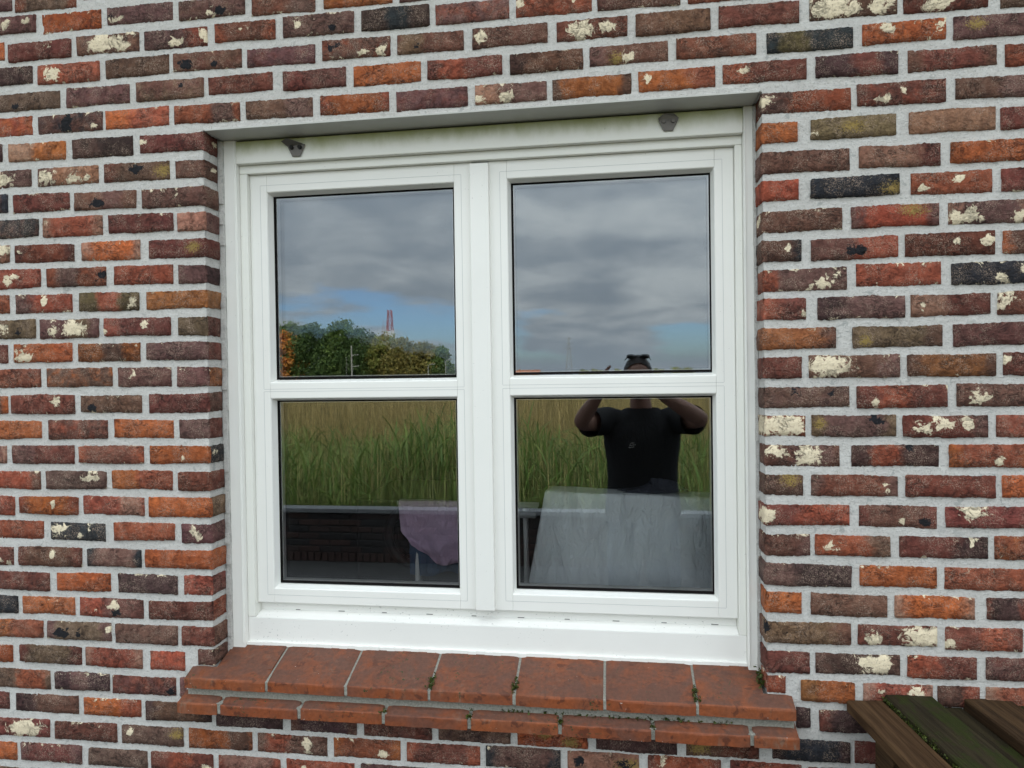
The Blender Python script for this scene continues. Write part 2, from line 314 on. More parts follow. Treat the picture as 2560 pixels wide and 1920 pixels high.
# ================================================================== brick wall
COURSE = 0.0625; ROW0 = 2.663
OX0, OX1, OZ0, OZ1 = -0.953, 0.3175, 1.02, 2.312         # the opening
PAL = dict(O=(0.39, 0.108, 0.034), R=(0.285, 0.074, 0.040), D=(0.158, 0.050, 0.036), P=(0.150, 0.074, 0.062), B=(0.142, 0.066, 0.045),
           M=(0.072, 0.036, 0.034), K=(0.028, 0.030, 0.035), G=(0.175, 0.110, 0.064), T=(0.32, 0.160, 0.105), N=(0.31, 0.118, 0.046),
           g=(0.105, 0.076, 0.034))
TABLE = """0:-1622 -1460 -2 P;-1452 -1283 -7 TR
1:-1574 -1395 4 P w55;-1379 -1216 -1 OR;-1202 -1027 2 PD v15 k10;-1013 -843 -1 PB v50 k62;-828 -668 -7 DP;-650 -483 -7 OR;-469 -235 -7 P;-216 -55 -4 D
2:-1592 -1484 4 O;-1474 -1300 -2 D v65;-1286 -1117 0 PT W45 w70;-1105 -939 -2 RP w50 w93;-922 -768 -1 DR v50;-750 -576 0 P v25 k70;-560 -398 -2 MK;-385 -215 -4 PR;-202 -32 -2 RB v5 v75;-22 157 -5 B v25 v85;171 335 -7 R;350 515 0 P
3:-1577 -1407 4 M;-1394 -1224 0 RD w27;-1210 -1040 1 BD;-1031 -853 1 BD k60 k20;-842 -671 -3 PD;-656 -490 0 PR w85 k20;-476 -319 -1 BG k30;-301 -130 -1 B w12 v47;-112 44 -2 D W35 w70;60 219 -2 B;234 400 -1 D;418 593 -1 BP W27 w80;602 765 -5 DP w40;785 930 -7 B
4:-1507 -1333 1 GB k30;-1318 -1145 1 PB;-1129 -952 2 BG k70;-941 -777 3 DP;-753 -597 0 BD;-581 -419 -1 O;-406 -233 -1 DR;-217 -53 -2 MB;-41 130 0 BP w50 y35;145 313 1 RB;332 506 -2 Kg;522 685 1 O w32 v92;697 857 -1 P y28
5:-1581 -1410 4 RO;-1397 -1219 3 BK K45 v88;-1213 -1043 3 OR;-1032 -860 2 RP;-847 -679 1 BP;-663 -495 0 OR;-480 -312 -3 PD;-297 -134 -3 PT w45 v8;-123 51 -2 OB;64 228 1 RO v12;241 414 3 RD v27;430 593 3 MD;610 780 2 DB;793 930 -1 R
6:-1632 -1497 4 M;-1480 -1321 1 OT;-1304 -1139 0 MP;-1123 -953 0 DR v5 v93 :D;321 502 -2 RP w27;511 684 1 BR v30 v52;700 856 0 BP
7:-1585 -1417 0 PD W40;-1401 -1233 -1 TP w15 w60 v80;-1220 -1044 -1 PD k50 y92;-1031 -952 -3 BP v80 :B;320 395 -2 O;419 589 0 GP v3 y50;611 777 0 TR;785 929 -2 DP
8:-1636 -1485 2 BK;-1472 -1313 -1 DM;-1301 -1134 -4 BP k40;-1120 -950 -5 BP v40 :B;319 498 -3 PB;514 673 -3 DT;690 845 -3 O
9:-1588 -1401 1 KP;-1389 -1225 0 RT v6;-1210 -1038 0 D;-1028 -950 -3 TG :P;321 396 1 R;418 594 1 KP y93;614 770 0 RB v15 v60;785 929 -1 D
10:-1640 -1483 1 T w85;-1470 -1304 -1 RD v8;-1285 -1126 -1 OT;-1106 -951 -3 DG y55 :D;319 483 -2 B w15;498 669 -1 RP y70;685 844 -1 PT w10 w85 w30
11:-1592 -1398 1 RD w52;-1382 -1219 0 RP k95;-1200 -1041 -1 RB;-1029 -953 -4 PB :M;319 401 -2 BK v78;417 591 -2 BR k52;602 774 -1 DP v90 v57;787 928 -2 OB
12:-1643 -1487 2 R;-1472 -1312 0 RP v50;-1296 -1132 0 gR w88;-1115 -951 -1 OR :N;318 491 -1 PR w78;506 673 3 RO;691 844 0 K v60 v90
13:-1595 -1415 1 BG w45 k72;-1404 -1242 -1 PG W60 w25;-1228 -1050 -1 RD v62 v3;-1033 -955 -3 GT :D;319 409 0 RD v95;429 603 0 PM;612 766 0 TD v15;777 928 0 DP w8
14:-1647 -1495 3 D;-1479 -1316 3 O w20;-1301 -1132 1 OB;-1118 -952 1 PD :D;318 468 0 NB;498 675 0 BG y15;693 843 0 BR
15:-1599 -1404 3 RD;-1388 -1208 3 BO;-1194 -1051 2 P v30;-1038 -957 1 PT :N;318 399 1 DP;412 592 2 BP W22 v60;605 775 1 NB;787 928 1 DT v5
16:-1651 -1498 0 OB;-1489 -1312 0 DR v72;-1296 -1131 0 BO k20;-1113 -950 0 DP :B;318 494 0 BP k55 k85;506 683 0 DR v20;699 843 1 PR w30
17:-1602 -1406 0 O;-1387 -1224 0 BR;-1208 -1048 1 OR;-1036 -955 1 PD :D;318 406 2 RP W45 W70 W25;416 584 2 PG k75 y10;596 759 0 DP w27 w48 w75;773 927 0 RB
18:-1654 -1505 -1 DT;-1490 -1316 0 DP;-1304 -1129 0 DR;-1115 -952 0 O v40 v80 :K;317 474 2 BP w42 W70;494 667 2 MR k65;684 842 2 RO v60
19:-1606 -1411 -1 RB;-1396 -1230 0 PD w76;-1216 -1054 1 OR;-1040 -956 -1 DP :D;317 400 1 BP y80;413 587 1 DP v50 v85;601 773 1 DR;784 927 2 OT
20:-1658 -1486 -2 R;-1473 -1309 -1 OR v60;-1296 -1130 0 RT;-1120 -956 -1 OR :G;316 492 0 DR w12 W25;508 662 0 BD k82 v55;677 842 1 DP w30
21:-1610 -1405 -1 R;-1387 -1236 -2 K w15 v55 v70;-1213 -1051 0 RD;-1034 -956 -2 PT w25 :P;315 413 -1 BP;421 571 0 PR v15 v22;587 758 0 DM v82;769 926 1 RO
22:-1662 -1492 -5 D w70;-1478 -1302 -4 BD v55;-1288 -1141 -4 PK;-1133 -957 -3 OR :O;316 495 -2 MP;509 661 -1 OR;674 841 -1 RD
23:-1613 -1393 -5 DP;-1374 -1225 -3 OT;-1205 -1046 -3 MB;-1032 -956 -2 RD :D;317 395 0 O;411 565 -1 BD;577 733 0 OT;754 905 1 DM
24:-1665 -1483 -3 K;-1471 -1324 -1 O;-1313 -1138 -2 BR v28 v54 k58;-1126 -953 -2 DR :R;316 493 -1 GB k25;505 661 1 D W85 w20;675 822 0 DR v5;832 968 0 R
25:-1617 -1414 -1 RO;-1403 -1226 0 GP k50 k25 v97;-1216 -1049 -1 BD;-1040 -954 -1 DB :B;315 410 -2 D;419 589 0 MP W75;601 736 0 RD;752 904 2 PD
26:-1669 -1501 -2 O;-1483 -1309 0 GD;-1299 -1144 -1 RT;-1125 -1031 -1 R;-998 -950 7 B :B;317 361 7 R;389 499 1 NO;514 652 2 RT v25 w75;659 742 3 RB;751 904 5 RT
27:-1620 -1397 -2 PR;-1384 -1234 0 MP;-1226 -1056 -2 DR k92;-1047 -1029 -1 P;379 410 6 M;426 576 2 MD;590 743 5 D;754 904 7 B
28:-1672 -1514 2 DB;-1498 -1320 1 MB;-1308 -1150 1 OR v20;-1138 -964 0 BM;-954 -783 -6 MD;-764 -599 -7 MB;-582 -419 -7 DP;-405 -236 -6 BM;-222 -62 -7 OR y40 y75;-46 132 -7 MD;149 304 -5 DB y20;330 489 -1 KM;496 643 1 MD;654 808 4 D
29:-1624 -1402 0 D W18 W70;-1389 -1217 0 BD;-1204 -1039 0 PD v15 y90;-1026 -861 1 OB;-849 -672 1 BR w70;-658 -494 2 RO w75;-481 -306 2 DR;-295 -124 5 PK;-110 50 6 TP k20 k80 y85;67 225 7 RD w20;242 391 7 RD;403 544 2 D;555 709 5 R
30:-1676 -1496 0 O;-1485 -1315 3 DP;-1297 -1137 2 PR;-1128 -962 4 DR v88;-950 -791 5 TR;-777 -606 6 R w45;-592 -426 7 M;-412 -251 7 D;-242 -89 7 R;-73 86 7 B
31:-1627 -1477 -2 B;-1462 -1285 0 D;-1272 -1103 2 R"""
def fbm1(n, oct=3, seed=None):
    """smooth 1-D noise, n samples"""
    out = np.zeros(n); t = np.linspace(0, 1, n)
    for k in range(oct):
        m = max(3, int(3*2**k)); out += np.interp(t, np.linspace(0, 1, m), rng.uniform(-1, 1, m))/1.7**k
    return out
def brick_arrays(path, nrm, z0, z1, u0, code, ret, patches, nz=6, tilt=0.0):
    """A brick's weathered face: a grid along a path in plan (it may turn a corner); returns verts, quads, ca, cb, fx."""
    path = np.array(path); nrm = np.array(nrm); nx = len(path); h = z1-z0
    seg = np.r_[0, np.cumsum(np.hypot(*np.diff(path, axis=0).T))]; L = seg[-1]
    top = fbm1(nx, 4)*0.0014+rng.normal(0, 0.0006, nx); bot = fbm1(nx, 4)*0.0016+rng.normal(0, 0.0006, nx)
    lef = rng.normal(0, 0.0011, nz)+fbm1(nz, 2)*0.0012; rig = rng.normal(0, 0.0011, nz)+fbm1(nz, 2)*0.0012
    proud = rng.uniform(-0.0018, 0.0014); V = []; FX = []
    relief = rng.normal(0, 0.0006, (nz, nx))
    low = np.outer(fbm1(nz, 2), np.ones(nx))*0.0004+np.outer(np.ones(nz), fbm1(nx, 3))*0.0009
    fz = np.array([0, 0.07, 0.3, 0.6, 0.93, 1.0]) if nz == 6 else np.linspace(0, 1, nz)
    gmode = rng.integers(0, 5); gs = rng.uniform(0.2, 0.8); sgn = rng.choice([-1, 1])
    corner_r = rng.uniform(0.002, 0.0065)
    for j in range(nz):
        for i in range(nx):
            w = fz[j]
            z = z0+bot[i]+(h+top[i]-bot[i])*w+tilt*(seg[i]-L/2)
            if i in (0, nx-1) or i in (1, nx-2):
                k = corner_r if i in (0, nx-1) else corner_r*0.35
                if j == 0: z += k
                if j == nz-1: z -= k
            d = 0.0
            edge = (j in (0, nz-1)) or (i in (0, nx-1))
            if edge: d = -0.0125
            elif j in (1, nz-2) or i in (1, nx-2): d = -0.0012
            d += proud + (0 if edge else relief[j, i]+low[j, i])
            x, y = path[i]+nrm[i]*d
            t = (path[min(i+1, nx-1)]-path[max(i-1, 0)]); t = t/np.hypot(*t)
            if i == 0: x, y = np.array([x, y])+t*lef[j]
            if i == nx-1: x, y = np.array([x, y])+t*rig[j]
            V.append((x, y, z))
            u = seg[i]/L
            m = [0.12, sgn*(u-gs)*2.2+0.5, 1-abs(u-gs)*3.0, abs(u-0.5)*2.4-0.35, 0.42][gmode]
            if ret is not None: m = 1.0 if u > ret else -0.4
            cr = bl = ye = 0.0
            for ch, pu, pv, pr, pst in patches:
                if ret is not None and u > ret and ch in 'kKy': continue
                q = 1.0-math.hypot((u-pu)*L/pst, (w-pv)*h)/pr
                q = max(0, min(1, q*1.15))
                if ch in 'wvW': cr = max(cr, q)
                elif ch in 'kK': bl = max(bl, q)
                else: ye = max(ye, q)
            if edge or j in (1, nz-2): cr = max(cr, 0.30*limey[0])
            FX.append((cr, bl, ye, min(1, max(-0.5, m))))
    F = []
    for j in range(nz-1):
        for i in range(nx-1):
            a = j*nx+i; F.append((a, a+1, a+nx+1, a+nx))
    # sides running back into the mortar
    n0 = len(V); border = [i for i in range(nx)]+[j*nx+nx-1 for j in range(1, nz)]+[(nz-1)*nx+i for i in range(nx-2, -1, -1)]+[j*nx for j in range(nz-2, 0, -1)]
    for b in border:
        i = b % nx; V.append((V[b][0]-nrm[i][0]*0.014, V[b][1]-nrm[i][1]*0.014, V[b][2])); FX.append(FX[b])
    for k in range(len(border)):
        a, b2 = border[k], border[(k+1) % len(border)]; F.append((b2, a, n0+k, n0+(k+1) % len(border)))
    ca = np.array(PAL[code[0]]); cb = np.array(PAL[code[1]] if len(code) > 1 else PAL[code[0]])
    j = rng.normal(1, 0.13); hue = rng.normal(0, 0.07, 3)
    return V, F, ca*j*(1+hue), cb*j*(1+hue*0.5), FX
limey = [1]
def brick_mesh(parts):
    V = []; F = []; A = []; B = []; X = []
    for v, f, ca, cb, fx in parts:
        n = len(V); V += v; F += [tuple(n+i for i in q) for q in f]; A += [(*ca, 1)]*len(v); B += [(*cb, 1)]*len(v); X += fx
    me = bpy.data.meshes.new('brick'); me.from_pydata(V, [], F)
    for nm, d in (('ca', A), ('cb', B), ('fx', X)):
        a = me.attributes.new(nm, 'FLOAT_COLOR', 'POINT'); a.data.foreach_set('color', np.array(d, dtype=np.float32).ravel())
    me.polygons.foreach_set('use_smooth', [True]*len(me.polygons)); me.materials.append(M_BRICK)
    return me
def straight(x0, x1, y=0.0):
    n = max(5, int(round((x1-x0)/0.0040))); xs = np.linspace(x0, x1, n); xs[1] = x0+0.0028; xs[-2] = x1-0.0028
    return [(x, y) for x in xs], [(0, -1)]*n
def corner(x0, xc, side, depth=0.068):
    """front face from x0 to the opening's edge xc, round the arris and into the reveal (side=+1: opening lies to the right)"""
    r = 0.006; p = []; q = []
    n = max(4, int(round(abs(xc-x0)/0.0040))); xs = np.linspace(x0, xc-side*r, n); xs[1] = x0+side*0.0035
    for x in xs: p.append((x, 0)); q.append((0, -1))
    for t in (30, 60):
        a = math.radians(t); p.append((xc-side*r+side*r*math.sin(a), r-r*math.cos(a))); q.append((side*math.sin(a), -math.cos(a)))
    for y in np.linspace(r, depth, 9): p.append((xc, y)); q.append((side, 0))
    if side < 0: p.reverse(); q.reverse()
    return p, q
def parse(tokens):
    code = tokens[0]; ret = None; pats = []
    for t in tokens[1:]:
        if t[0] == ':': ret = t[1:]
        else:
            ch = t[0]; r = dict(w=0.022, v=0.013, W=0.036, k=0.018, K=0.034, y=0.030)[ch]
            pats.append((ch, int(t[1:])/100, float(rng.uniform(0.25, 0.8)) if ch != 'W' else 0.5, r*float(rng.uniform(0.8, 1.15)), float(rng.uniform(0.9, 2.2))))
            if ch in 'wW':
                for _ in range(int(rng.integers(0, 3))): pats.append(('v', int(t[1:])/100+float(rng.normal(0, 0.13)), float(rng.uniform(0.1, 0.9)), r*float(rng.uniform(0.3, 0.6)), float(rng.uniform(0.8, 2.5))))
    return code, ret, pats
wall = empty('brick_wall', (-0.3, 0.0, 0.0), 'weathered red brown brick wall with pale grey mortar around the white window', 'wall')
rows = {}; n_brick = 0; extra = []
for line in TABLE.strip().split('\n'):
    r, rest = line.split(':', 1); r = int(r); rows[r] = []
    for it in rest.split(';'):
        tk = it.split(); x0, x1, dz = int(tk[0])/1000, int(tk[1])/1000, int(tk[2])/1000
        code, ret, pats = parse(tk[3:])
        rows[r].append((x0, x1))
        zc = ROW0-r*COURSE+dz; hh = 0.0502/2+rng.uniform(-0.0012, 0.0014); z0, z1 = zc-hh, zc+hh
        limey[0] = rng.choice([0, 0.6, 1.0], p=[0.35, 0.4, 0.25])
        retu = None
        if r == 26 and 0 < x0 < 0.33 or (r == 26 and x1 > -1.0 and x1 < -0.9): z0 += 0.010
        x0 -= 0.0012; x1 += 0.0012
        if 6 <= r <= 26 and -1.0 < x1 < -0.9:
            path, nr = corner(x0, OX0, 1); L = (OX0-x0)+0.062; retu = (OX0-x0)/L if ret else None
            if ret: code = code[0]+ret[0]
        elif 6 <= r <= 26 and 0.25 < x0 < 0.35: path, nr = corner(x1, OX1, -1)
        else: path, nr = straight(x0, x1)
        me = brick_mesh([brick_arrays(path, nr, z0, z1, 0, code, retu, pats, tilt=rng.normal(0, 0.006))])
        link('brick', me, wall); n_brick += 1
# the rest of the wall, beyond the picture and behind the sill, as one piece
codes = ['O', 'OR', 'R', 'RD', 'D', 'DP', 'P', 'PB', 'B', 'BD', 'M', 'MP', 'K', 'T', 'G', 'N']
def fill(r, a, b):
    x = a
    while x < b-0.05:
        w = float(rng.uniform(0.155, 0.175)); e = min(x+w, b)
        if b-e < 0.07: e = b
        zc = ROW0-r*COURSE+rng.uniform(-0.002, 0.002)
        n = 7; xs = np.linspace(x, e, n); xs[1] = x+0.0035; xs[-2] = e-0.0035
        extra.append(brick_arrays([(q, 0) for q in xs], [(0, -1)]*n, zc-0.0246, zc+0.0246, 0, codes[rng.integers(0, 16)], None,
                                  [('w', rng.uniform(0, 1), 0.5, 0.02, 1.5)] if rng.random() < 0.2 else [], nz=4))
        x = e+0.016
limey[0] = 0
for r in range(-8, 43):
    ex = sorted(rows.get(r, [])); lo, hi = -2.3, 2.0
    hole = [(OX0-0.012, OX1+0.012)] if 6 <= r <= 26 else []
    if not ex and not hole: fill(r, lo+rng.uniform(0, 0.1), hi); continue
    spans = sorted(ex+hole+([(-1.02, 0.375)] if r == 27 else [])); x = lo+rng.uniform(0, 0.1)
    for a, b in spans:
        if a-x > 0.10: fill(r, x, a-0.016)
        x = max(x, b+0.016)
    if hi-x > 0.1: fill(r, x, hi)
o = link('brick_field', brick_mesh(extra), wall); o['kind'] = 'stuff'
# mortar bed with the opening and its reveals
YM = 0.0048; mb = MB(); X0, X1, Z0, Z1 = -5.0, 5.0, -0.3, 3.5
rx0, rx1 = OX0-0.0048, OX1+0.0048
for a, b, c, d in ((X0, rx0, Z0, Z1), (rx1, X1, Z0, Z1), (rx0, rx1, OZ1, Z1), (rx0, rx1, Z0, OZ0)):
    mb.quad((a, YM, c), (b, YM, c), (b, YM, d), (a, YM, d))
mb.quad((rx0, YM, OZ0), (rx0, 0.175, OZ0), (rx0, 0.175, OZ1), (rx0, YM, OZ1)); mb.quad((rx1, YM, OZ1), (rx1, 0.175, OZ1), (rx1, 0.175, OZ0), (rx1, YM, OZ0))
mb.quad((rx0, YM, OZ1), (rx0, 0.175, OZ1), (rx1, 0.175, OZ1), (rx1, YM, OZ1)); mb.quad((rx0, YM, OZ0), (rx1, YM, OZ0), (rx1, 0.175, OZ0), (rx0, 0.175, OZ0))
mb.obj('mortar', M_MORTAR, wall, recalc=False)
# bedding squeezed over the lintel plate and along both reveals
mb = MB(); n = 60
for k in range(n):
    a = -0.955+1.274*k/n; b = a+1.274/n; t = 0.0035+0.0012*math.sin(k*1.7)+0.001*rng.random()
    mb.box(a, b, 0.0005+0.0025*rng.random(), 0.02, 2.3125, 2.3185+t)
mb.obj('lintel_bedding', M_MORTAR, wall)
for xa, xb in ((OX0-0.004, OX0+0.0085), (OX1-0.003, OX1+0.004)):
    mb = MB()
    for k in range(50):
        z = 1.03+1.275*k/50; mb.box(xa+0.001*rng.random(), xb+0.0025*(rng.random()-0.5), 0.060+0.006*rng.random(), 0.085, z, z+1.275/50)
    mb.obj('jamb_pointing', M_MORTAR, wall)

# ================================================================== window
win = empty('window', (-0.31, 0.07, 1.05), 'white painted double window of four panes set in the brick wall', 'window')
# lintel plate: folded sheet, its soffit and a thin front lip
MB().box(-0.949, 0.3155, -0.003, 0.0775, 2.3085, 2.3120).obj('lintel_plate', M_SOFFIT, win, bevel=0.0006)
TF, FF, SF = 0.070, 0.086, 0.099
TL = MB(); TL.box(-0.9445, -0.9125, TF, 0.172, 1.040, 2.3083)
TL.box(-0.9180, -0.9145, TF-0.003, TF+0.01, 1.060, 2.3080).obj('cover_strip', M_WHITE, win, bevel=0.0022)
TR = MB(); TR.box(0.2955, 0.3160, TF, 0.172, 1.030, 2.3083)
TR.box(0.2965, 0.2995, TF-0.003, TF+0.01, 1.060, 2.3080).obj('cover_strip', M_WHITE, win, bevel=0.0022)
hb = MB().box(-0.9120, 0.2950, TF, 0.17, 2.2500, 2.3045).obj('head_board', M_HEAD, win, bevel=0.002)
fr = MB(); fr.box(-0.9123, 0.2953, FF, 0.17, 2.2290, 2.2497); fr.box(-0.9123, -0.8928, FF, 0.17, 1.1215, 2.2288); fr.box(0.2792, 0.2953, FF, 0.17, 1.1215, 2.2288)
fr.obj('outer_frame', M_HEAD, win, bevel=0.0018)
# thin bead on the inner edge of the outer frame
sb = MB(); sb.box(-0.9123, 0.2953, FF+0.0006, 0.17, 1.0590, 1.1213)
sb.v += [(-0.8926, 0.087, 1.1214), (0.2790, 0.087, 1.1214), (0.2790, 0.117, 1.1318), (-0.8926, 0.117, 1.1318), (-0.8926, 0.117, 1.1214), (0.2790, 0.117, 1.1214)]
nb = len(sb.v)-6; sb.f += [(nb, nb+1, nb+2, nb+3), (nb, nb+3, nb+4), (nb+1, nb+5, nb+2), (nb, nb+4, nb+5, nb+1)]
sb.box(-0.8926, 0.2790, 0.1172, 0.17, 1.1214, 1.1560)
sb.obj('bottom_rail', M_RAILW, win, bevel=0.0018)
M_SLOT = plain('slot_shadow', (0.16, 0.16, 0.15), 0.8)
for k in range(10): MB().box(-0.800+0.1135*k, -0.788+0.1135*k+0.004*(k % 2), 0.1168, 0.1176, 1.1322, 1.1340).obj('drain_slot', M_SLOT, win)
se = MB()
for k in range(60):
    a = -0.9123+1.2076*k/60; b = a+1.2076/60; se.box(a, b, FF-0.005-0.002*rng.random(), FF+0.003, 1.0510, 1.0605+0.0015*rng.random())
se.obj('sealant', M_WHITE, win, bevel=0.001)
MB().box(-0.3287, -0.2832, FF, SF+0.004, 1.1568, 2.2226).obj('mullion', M_WHITE, win, bevel=0.0022)
def sash(x0, x1, z0, z1, ops, tilt, lab):
    s = MB(); w = 0.0
    xo0, xo1 = ops[0][0], ops[0][1]
    ys = 0.150
    def block(a, b, c, d): s.box(a, b, SF, ys, c, d)
    u, l = ops                                        # (x0, x1, z0, z1) of the upper and the lower opening
    block(x0, u[0], z0, z1); block(u[1], x1, z0, z1)
    block(u[0], u[1], u[3], z1); block(u[0], u[1], l[3], u[2]); block(u[0], u[1], z0, l[2])
    so = s.obj('sash', M_WHITE, win, bevel=0.0016)
    # shallow grooves where the glazing beads meet the sash
    g = MB(); t = 0.0009
    for o_ in ops:
        k = 0.0165
        for (a, b, c, d) in ((o_[0]-k, o_[1]+k, o_[3]+k, o_[3]+k+t), (o_[0]-k, o_[1]+k, o_[2]-k, o_[2]-k+t), (o_[0]-k-t, o_[0]-k, o_[2]-k+t, o_[3]+k), (o_[1]+k, o_[1]+k+t, o_[2]-k+t, o_[3]+k)):
            g.box(max(a, x0+0.004), min(b, x1-0.004), SF-0.0003, SF+0.001, c, d)
    g.obj('bead_joint', M_JOINT, so)
    for q, o_ in enumerate(ops):
        tl = tilt if q == 0 else 0.0006
        a, b, c, d = o_
        r = MB(); r.ring(a-0.001, b+0.001, c-0.001, d+0.001, [(0, SF+0.0012), (0.002, SF+0.0022), (0.0035, 0.108), (0.0072, 0.121), (0.0078, 0.126), (0, 0.13)])
        r.obj('glazing_bead', M_WHITE, so, smooth=False)
        k = MB(); k.ring(a, b, c, d, [(0.0065, 0.1215), (0.0105, 0.1222), (0.0112, 0.1245), (0.0065, 0.1245)], (1, 0.85, 1.25, 0.9)); k.obj('gasket', M_BLACK, so)
        k = MB(); k.ring(a, b, c, d, [(0.0065, 0.1282), (0.0125, 0.1282), (0.0130, 0.1415), (0.0065, 0.1415)], (1, 0.9, 1.25, 0.95)); k.obj('spacer_bar', M_SPACER, so)
        k = MB(); k.box(a+0.0066, b-0.0066, 0.1250, 0.1251, c+0.0066, d-0.0066)
        p = MB(); p.quad((a+0.002, 0.1255, c+0.002), (b-0.002, 0.1255, c+0.002), (b-0.002, 0.1255, d-0.002), (a+0.002, 0.1255, d-0.002)); p.obj('glass_pane', M_G1, so, recalc=False)
        zc_ = (c+d)/2; dy = [(z-zc_)*tl for z in (c, d)]; dx = tl*0.5*(b-a)/2
        p = MB(); p.quad((a+0.002, 0.1455+dy[0]-dx, c+0.002), (b-0.002, 0.1455+dy[0]+dx, c+0.002), (b-0.002, 0.1455+dy[1]+dx, d-0.002), (a+0.002, 0.1455+dy[1]-dx, d-0.002)); p.obj('inner_glass_pane', M_G2, so, recalc=False)
    return so
M_JOINT = plain('paint_joint', (0.52, 0.53, 0.52), 0.6)
sash(-0.8925, -0.3262, 1.1550, 2.2285, [(-0.8480, -0.3689, 1.7084, 2.1845), (-0.8480, -0.3689, 1.1910, 1.6694)], 0.0075, 'left')
sash(-0.2852, 0.2788, 1.1550, 2.2285, [(-0.2410, 0.2364, 1.7116, 2.1858), (-0.2410, 0.2364, 1.1944, 1.6707)], 0.0010, 'right')
# two stainless hook plates on the head board, with screws and a curled lip
for cx_, cz_, bend in ((-0.7526, 2.2775, -1), (0.1330, 2.2825, 0)):
    c = MB(); pts = [(-0.010, -0.027), (0.010, -0.027), (0.021, 0.004), (0.0225, 0.012), (0.012, 0.026), (-0.010, 0.026), (-0.0225, 0.012), (-0.021, 0.004)]
    out = [(0, 0, 0, 0, .002, .012, .012, .002) if bend else (0, 0, 0, 0, .001, .004, .004, .001)][0]
    sx_ = [0, 0, 0, 0, 0, -0.008*(-bend), -0.010*(-bend), 0]
    zs = [0, 0, 0, 0, -0.006 if bend else 0, 0.004 if bend else 0, 0.006 if bend else 0, 0.002 if bend else 0]
    fa = [(cx_+x+sx_[i], TF-0.0045-out[i], cz_+z*0.72+zs[i]) for i, (x, z) in enumerate(pts)]; ba = [(x, y+0.0022, z) for x, y, z in fa]
    c.v = fa+ba; n = len(pts); c.f = [tuple(range(n)), tuple(range(2*n-1, n-1, -1))]+[((i+1) % n, i, n+i, n+(i+1) % n) for i in range(n)]
    c.box(cx_-0.006, cx_+0.006, TF-0.0032, TF+0.001, cz_-0.015, cz_+0.010)
    co = c.obj('hook_plate', M_STEEL, win, bevel=0.0005)
    for k in (-1, 1):
        MB().tube([(cx_+k*0.0105, TF-0.0030, cz_+0.002), (cx_+k*0.0105, TF-0.0085-(0.003 if bend else 0), cz_+0.0015)], [0.0056, 0.0042], 10).obj('screw', M_DARK if bend else M_STEEL, co)

# ================================================================== window sill of terracotta tiles
sill = empty('window_sill', (-0.32, -0.03, 0.94), 'stepped sill of reddish terracotta tiles and bricks below the white window', 'window sill')
def slab(x0, x1, prof, name, back=None):
    """extrude a (y, z) profile from x0 to x1 with fine cross-cuts, for uneven edges"""
    m = MB(); n = max(6, int((x1-x0)/0.012)); k = len(prof); ja = fbm1(n+1, 4)*0.0012
    for i in range(n+1):
        x = x0+(x1-x0)*i/n
        e = 0.0022 if i in (0, n) else 0
        for y, z in prof:
            f = 1.0 if y < 0.03 else 0.15
            m.v.append((x+(e if 0 else 0), y+ja[i]*f*(0.8 if z < prof[1][1]+0.002 else 0.3)+(e if y < prof[0][0]+0.02 else 0), z+ja[(i*3) % (n+1)]*0.5*f-(e if z > prof[1][1]+0.004 else 0)))
    for i in range(n):
        for q in range(k):
            a = i*k+q; b = i*k+(q+1) % k; m.f.append((a, b, b+k, a+k))
    m.f.append(tuple(range(k-1, -1, -1))); m.f.append(tuple(n*k+q for q in range(k)))
    if back:        # the part of an end tile that runs on between the brick jambs
        xa, xb = back; n = len(m.v)
        m.v += [(x, y, z) for x in (xa, xb) for y, z in ((0.0036, 0.995), (0.0036, 1.0285), (0.0855, 1.0555), (0.0855, 0.995))]
        m.f += [tuple(n+i for i in q) for q in ((0, 1, 2, 3), (7, 6, 5, 4), (0, 4, 5, 1), (1, 5, 6, 2), (2, 6, 7, 3), (3, 7, 4, 0))]
    return m.obj(name, M_TILE, sill, smooth=False)
def sprof(yf, zb, zt, yb, zback, r=0.007):
    p = [(yf, zb), (yf, zt-r)]
    for t in (25, 50, 75): a = math.radians(t); p.append((yf+r-r*math.cos(a), zt-r+r*math.sin(a)))
    p += [(yf+0.035, zt+(zback-zt)*0.035/(yb-yf)), (yb, zback), (yb, zb)]
    return p
fx = [-1.0115, -0.8107, -0.6156, -0.4166, -0.2216, -0.0234, 0.1726, 0.3715]
fx = [0.6*p+0.4*q for p, q in zip(fx, [-1.0115, -0.7973, -0.6079, -0.4143, -0.2223, -0.0257, 0.1696, 0.3715])]
bx = list(fx)
for i in range(7):
    a, b = fx[i]+(0.0030 if i else 0), fx[i+1]-(0.0030 if i < 6 else 0)
    if i == 0: slab(a, b, sprof(-0.033, 0.990, 1.0165, 0.0035, 1.0285), 'sill_tile', (-0.948, b))      # the end tiles are notched round the brick jambs
    elif i == 6: slab(a, b, sprof(-0.033, 0.990, 1.0165, 0.0035, 1.0285), 'sill_tile', (a, 0.3130))
    else: slab(a, b, sprof(-0.033+rng.normal(0, .0008), 0.990, 1.0165+rng.normal(0, .0008), 0.0855, 1.0555), 'sill_tile')
gx = [-1.0225, -0.9184, -0.7198, -0.5187, -0.3217, -0.1210, 0.0774, 0.2802, 0.3745]
for i in range(8):
    slab(gx[i]+(0.0042 if i else 0), gx[i+1]-(0.0042 if i < 7 else 0), sprof(-0.046+rng.normal(0, .0012), 0.9365, 0.9625+rng.normal(0, .001), 0.002, 0.9765, 0.005), 'sill_brick')
sm = MB(); sm.v = [(-1.010, -0.0195, 0.962), (-1.010, -0.0195, 1.0005), (-1.010, 0.0038, 1.0105), (-1.010, 0.0038, 0.962)]
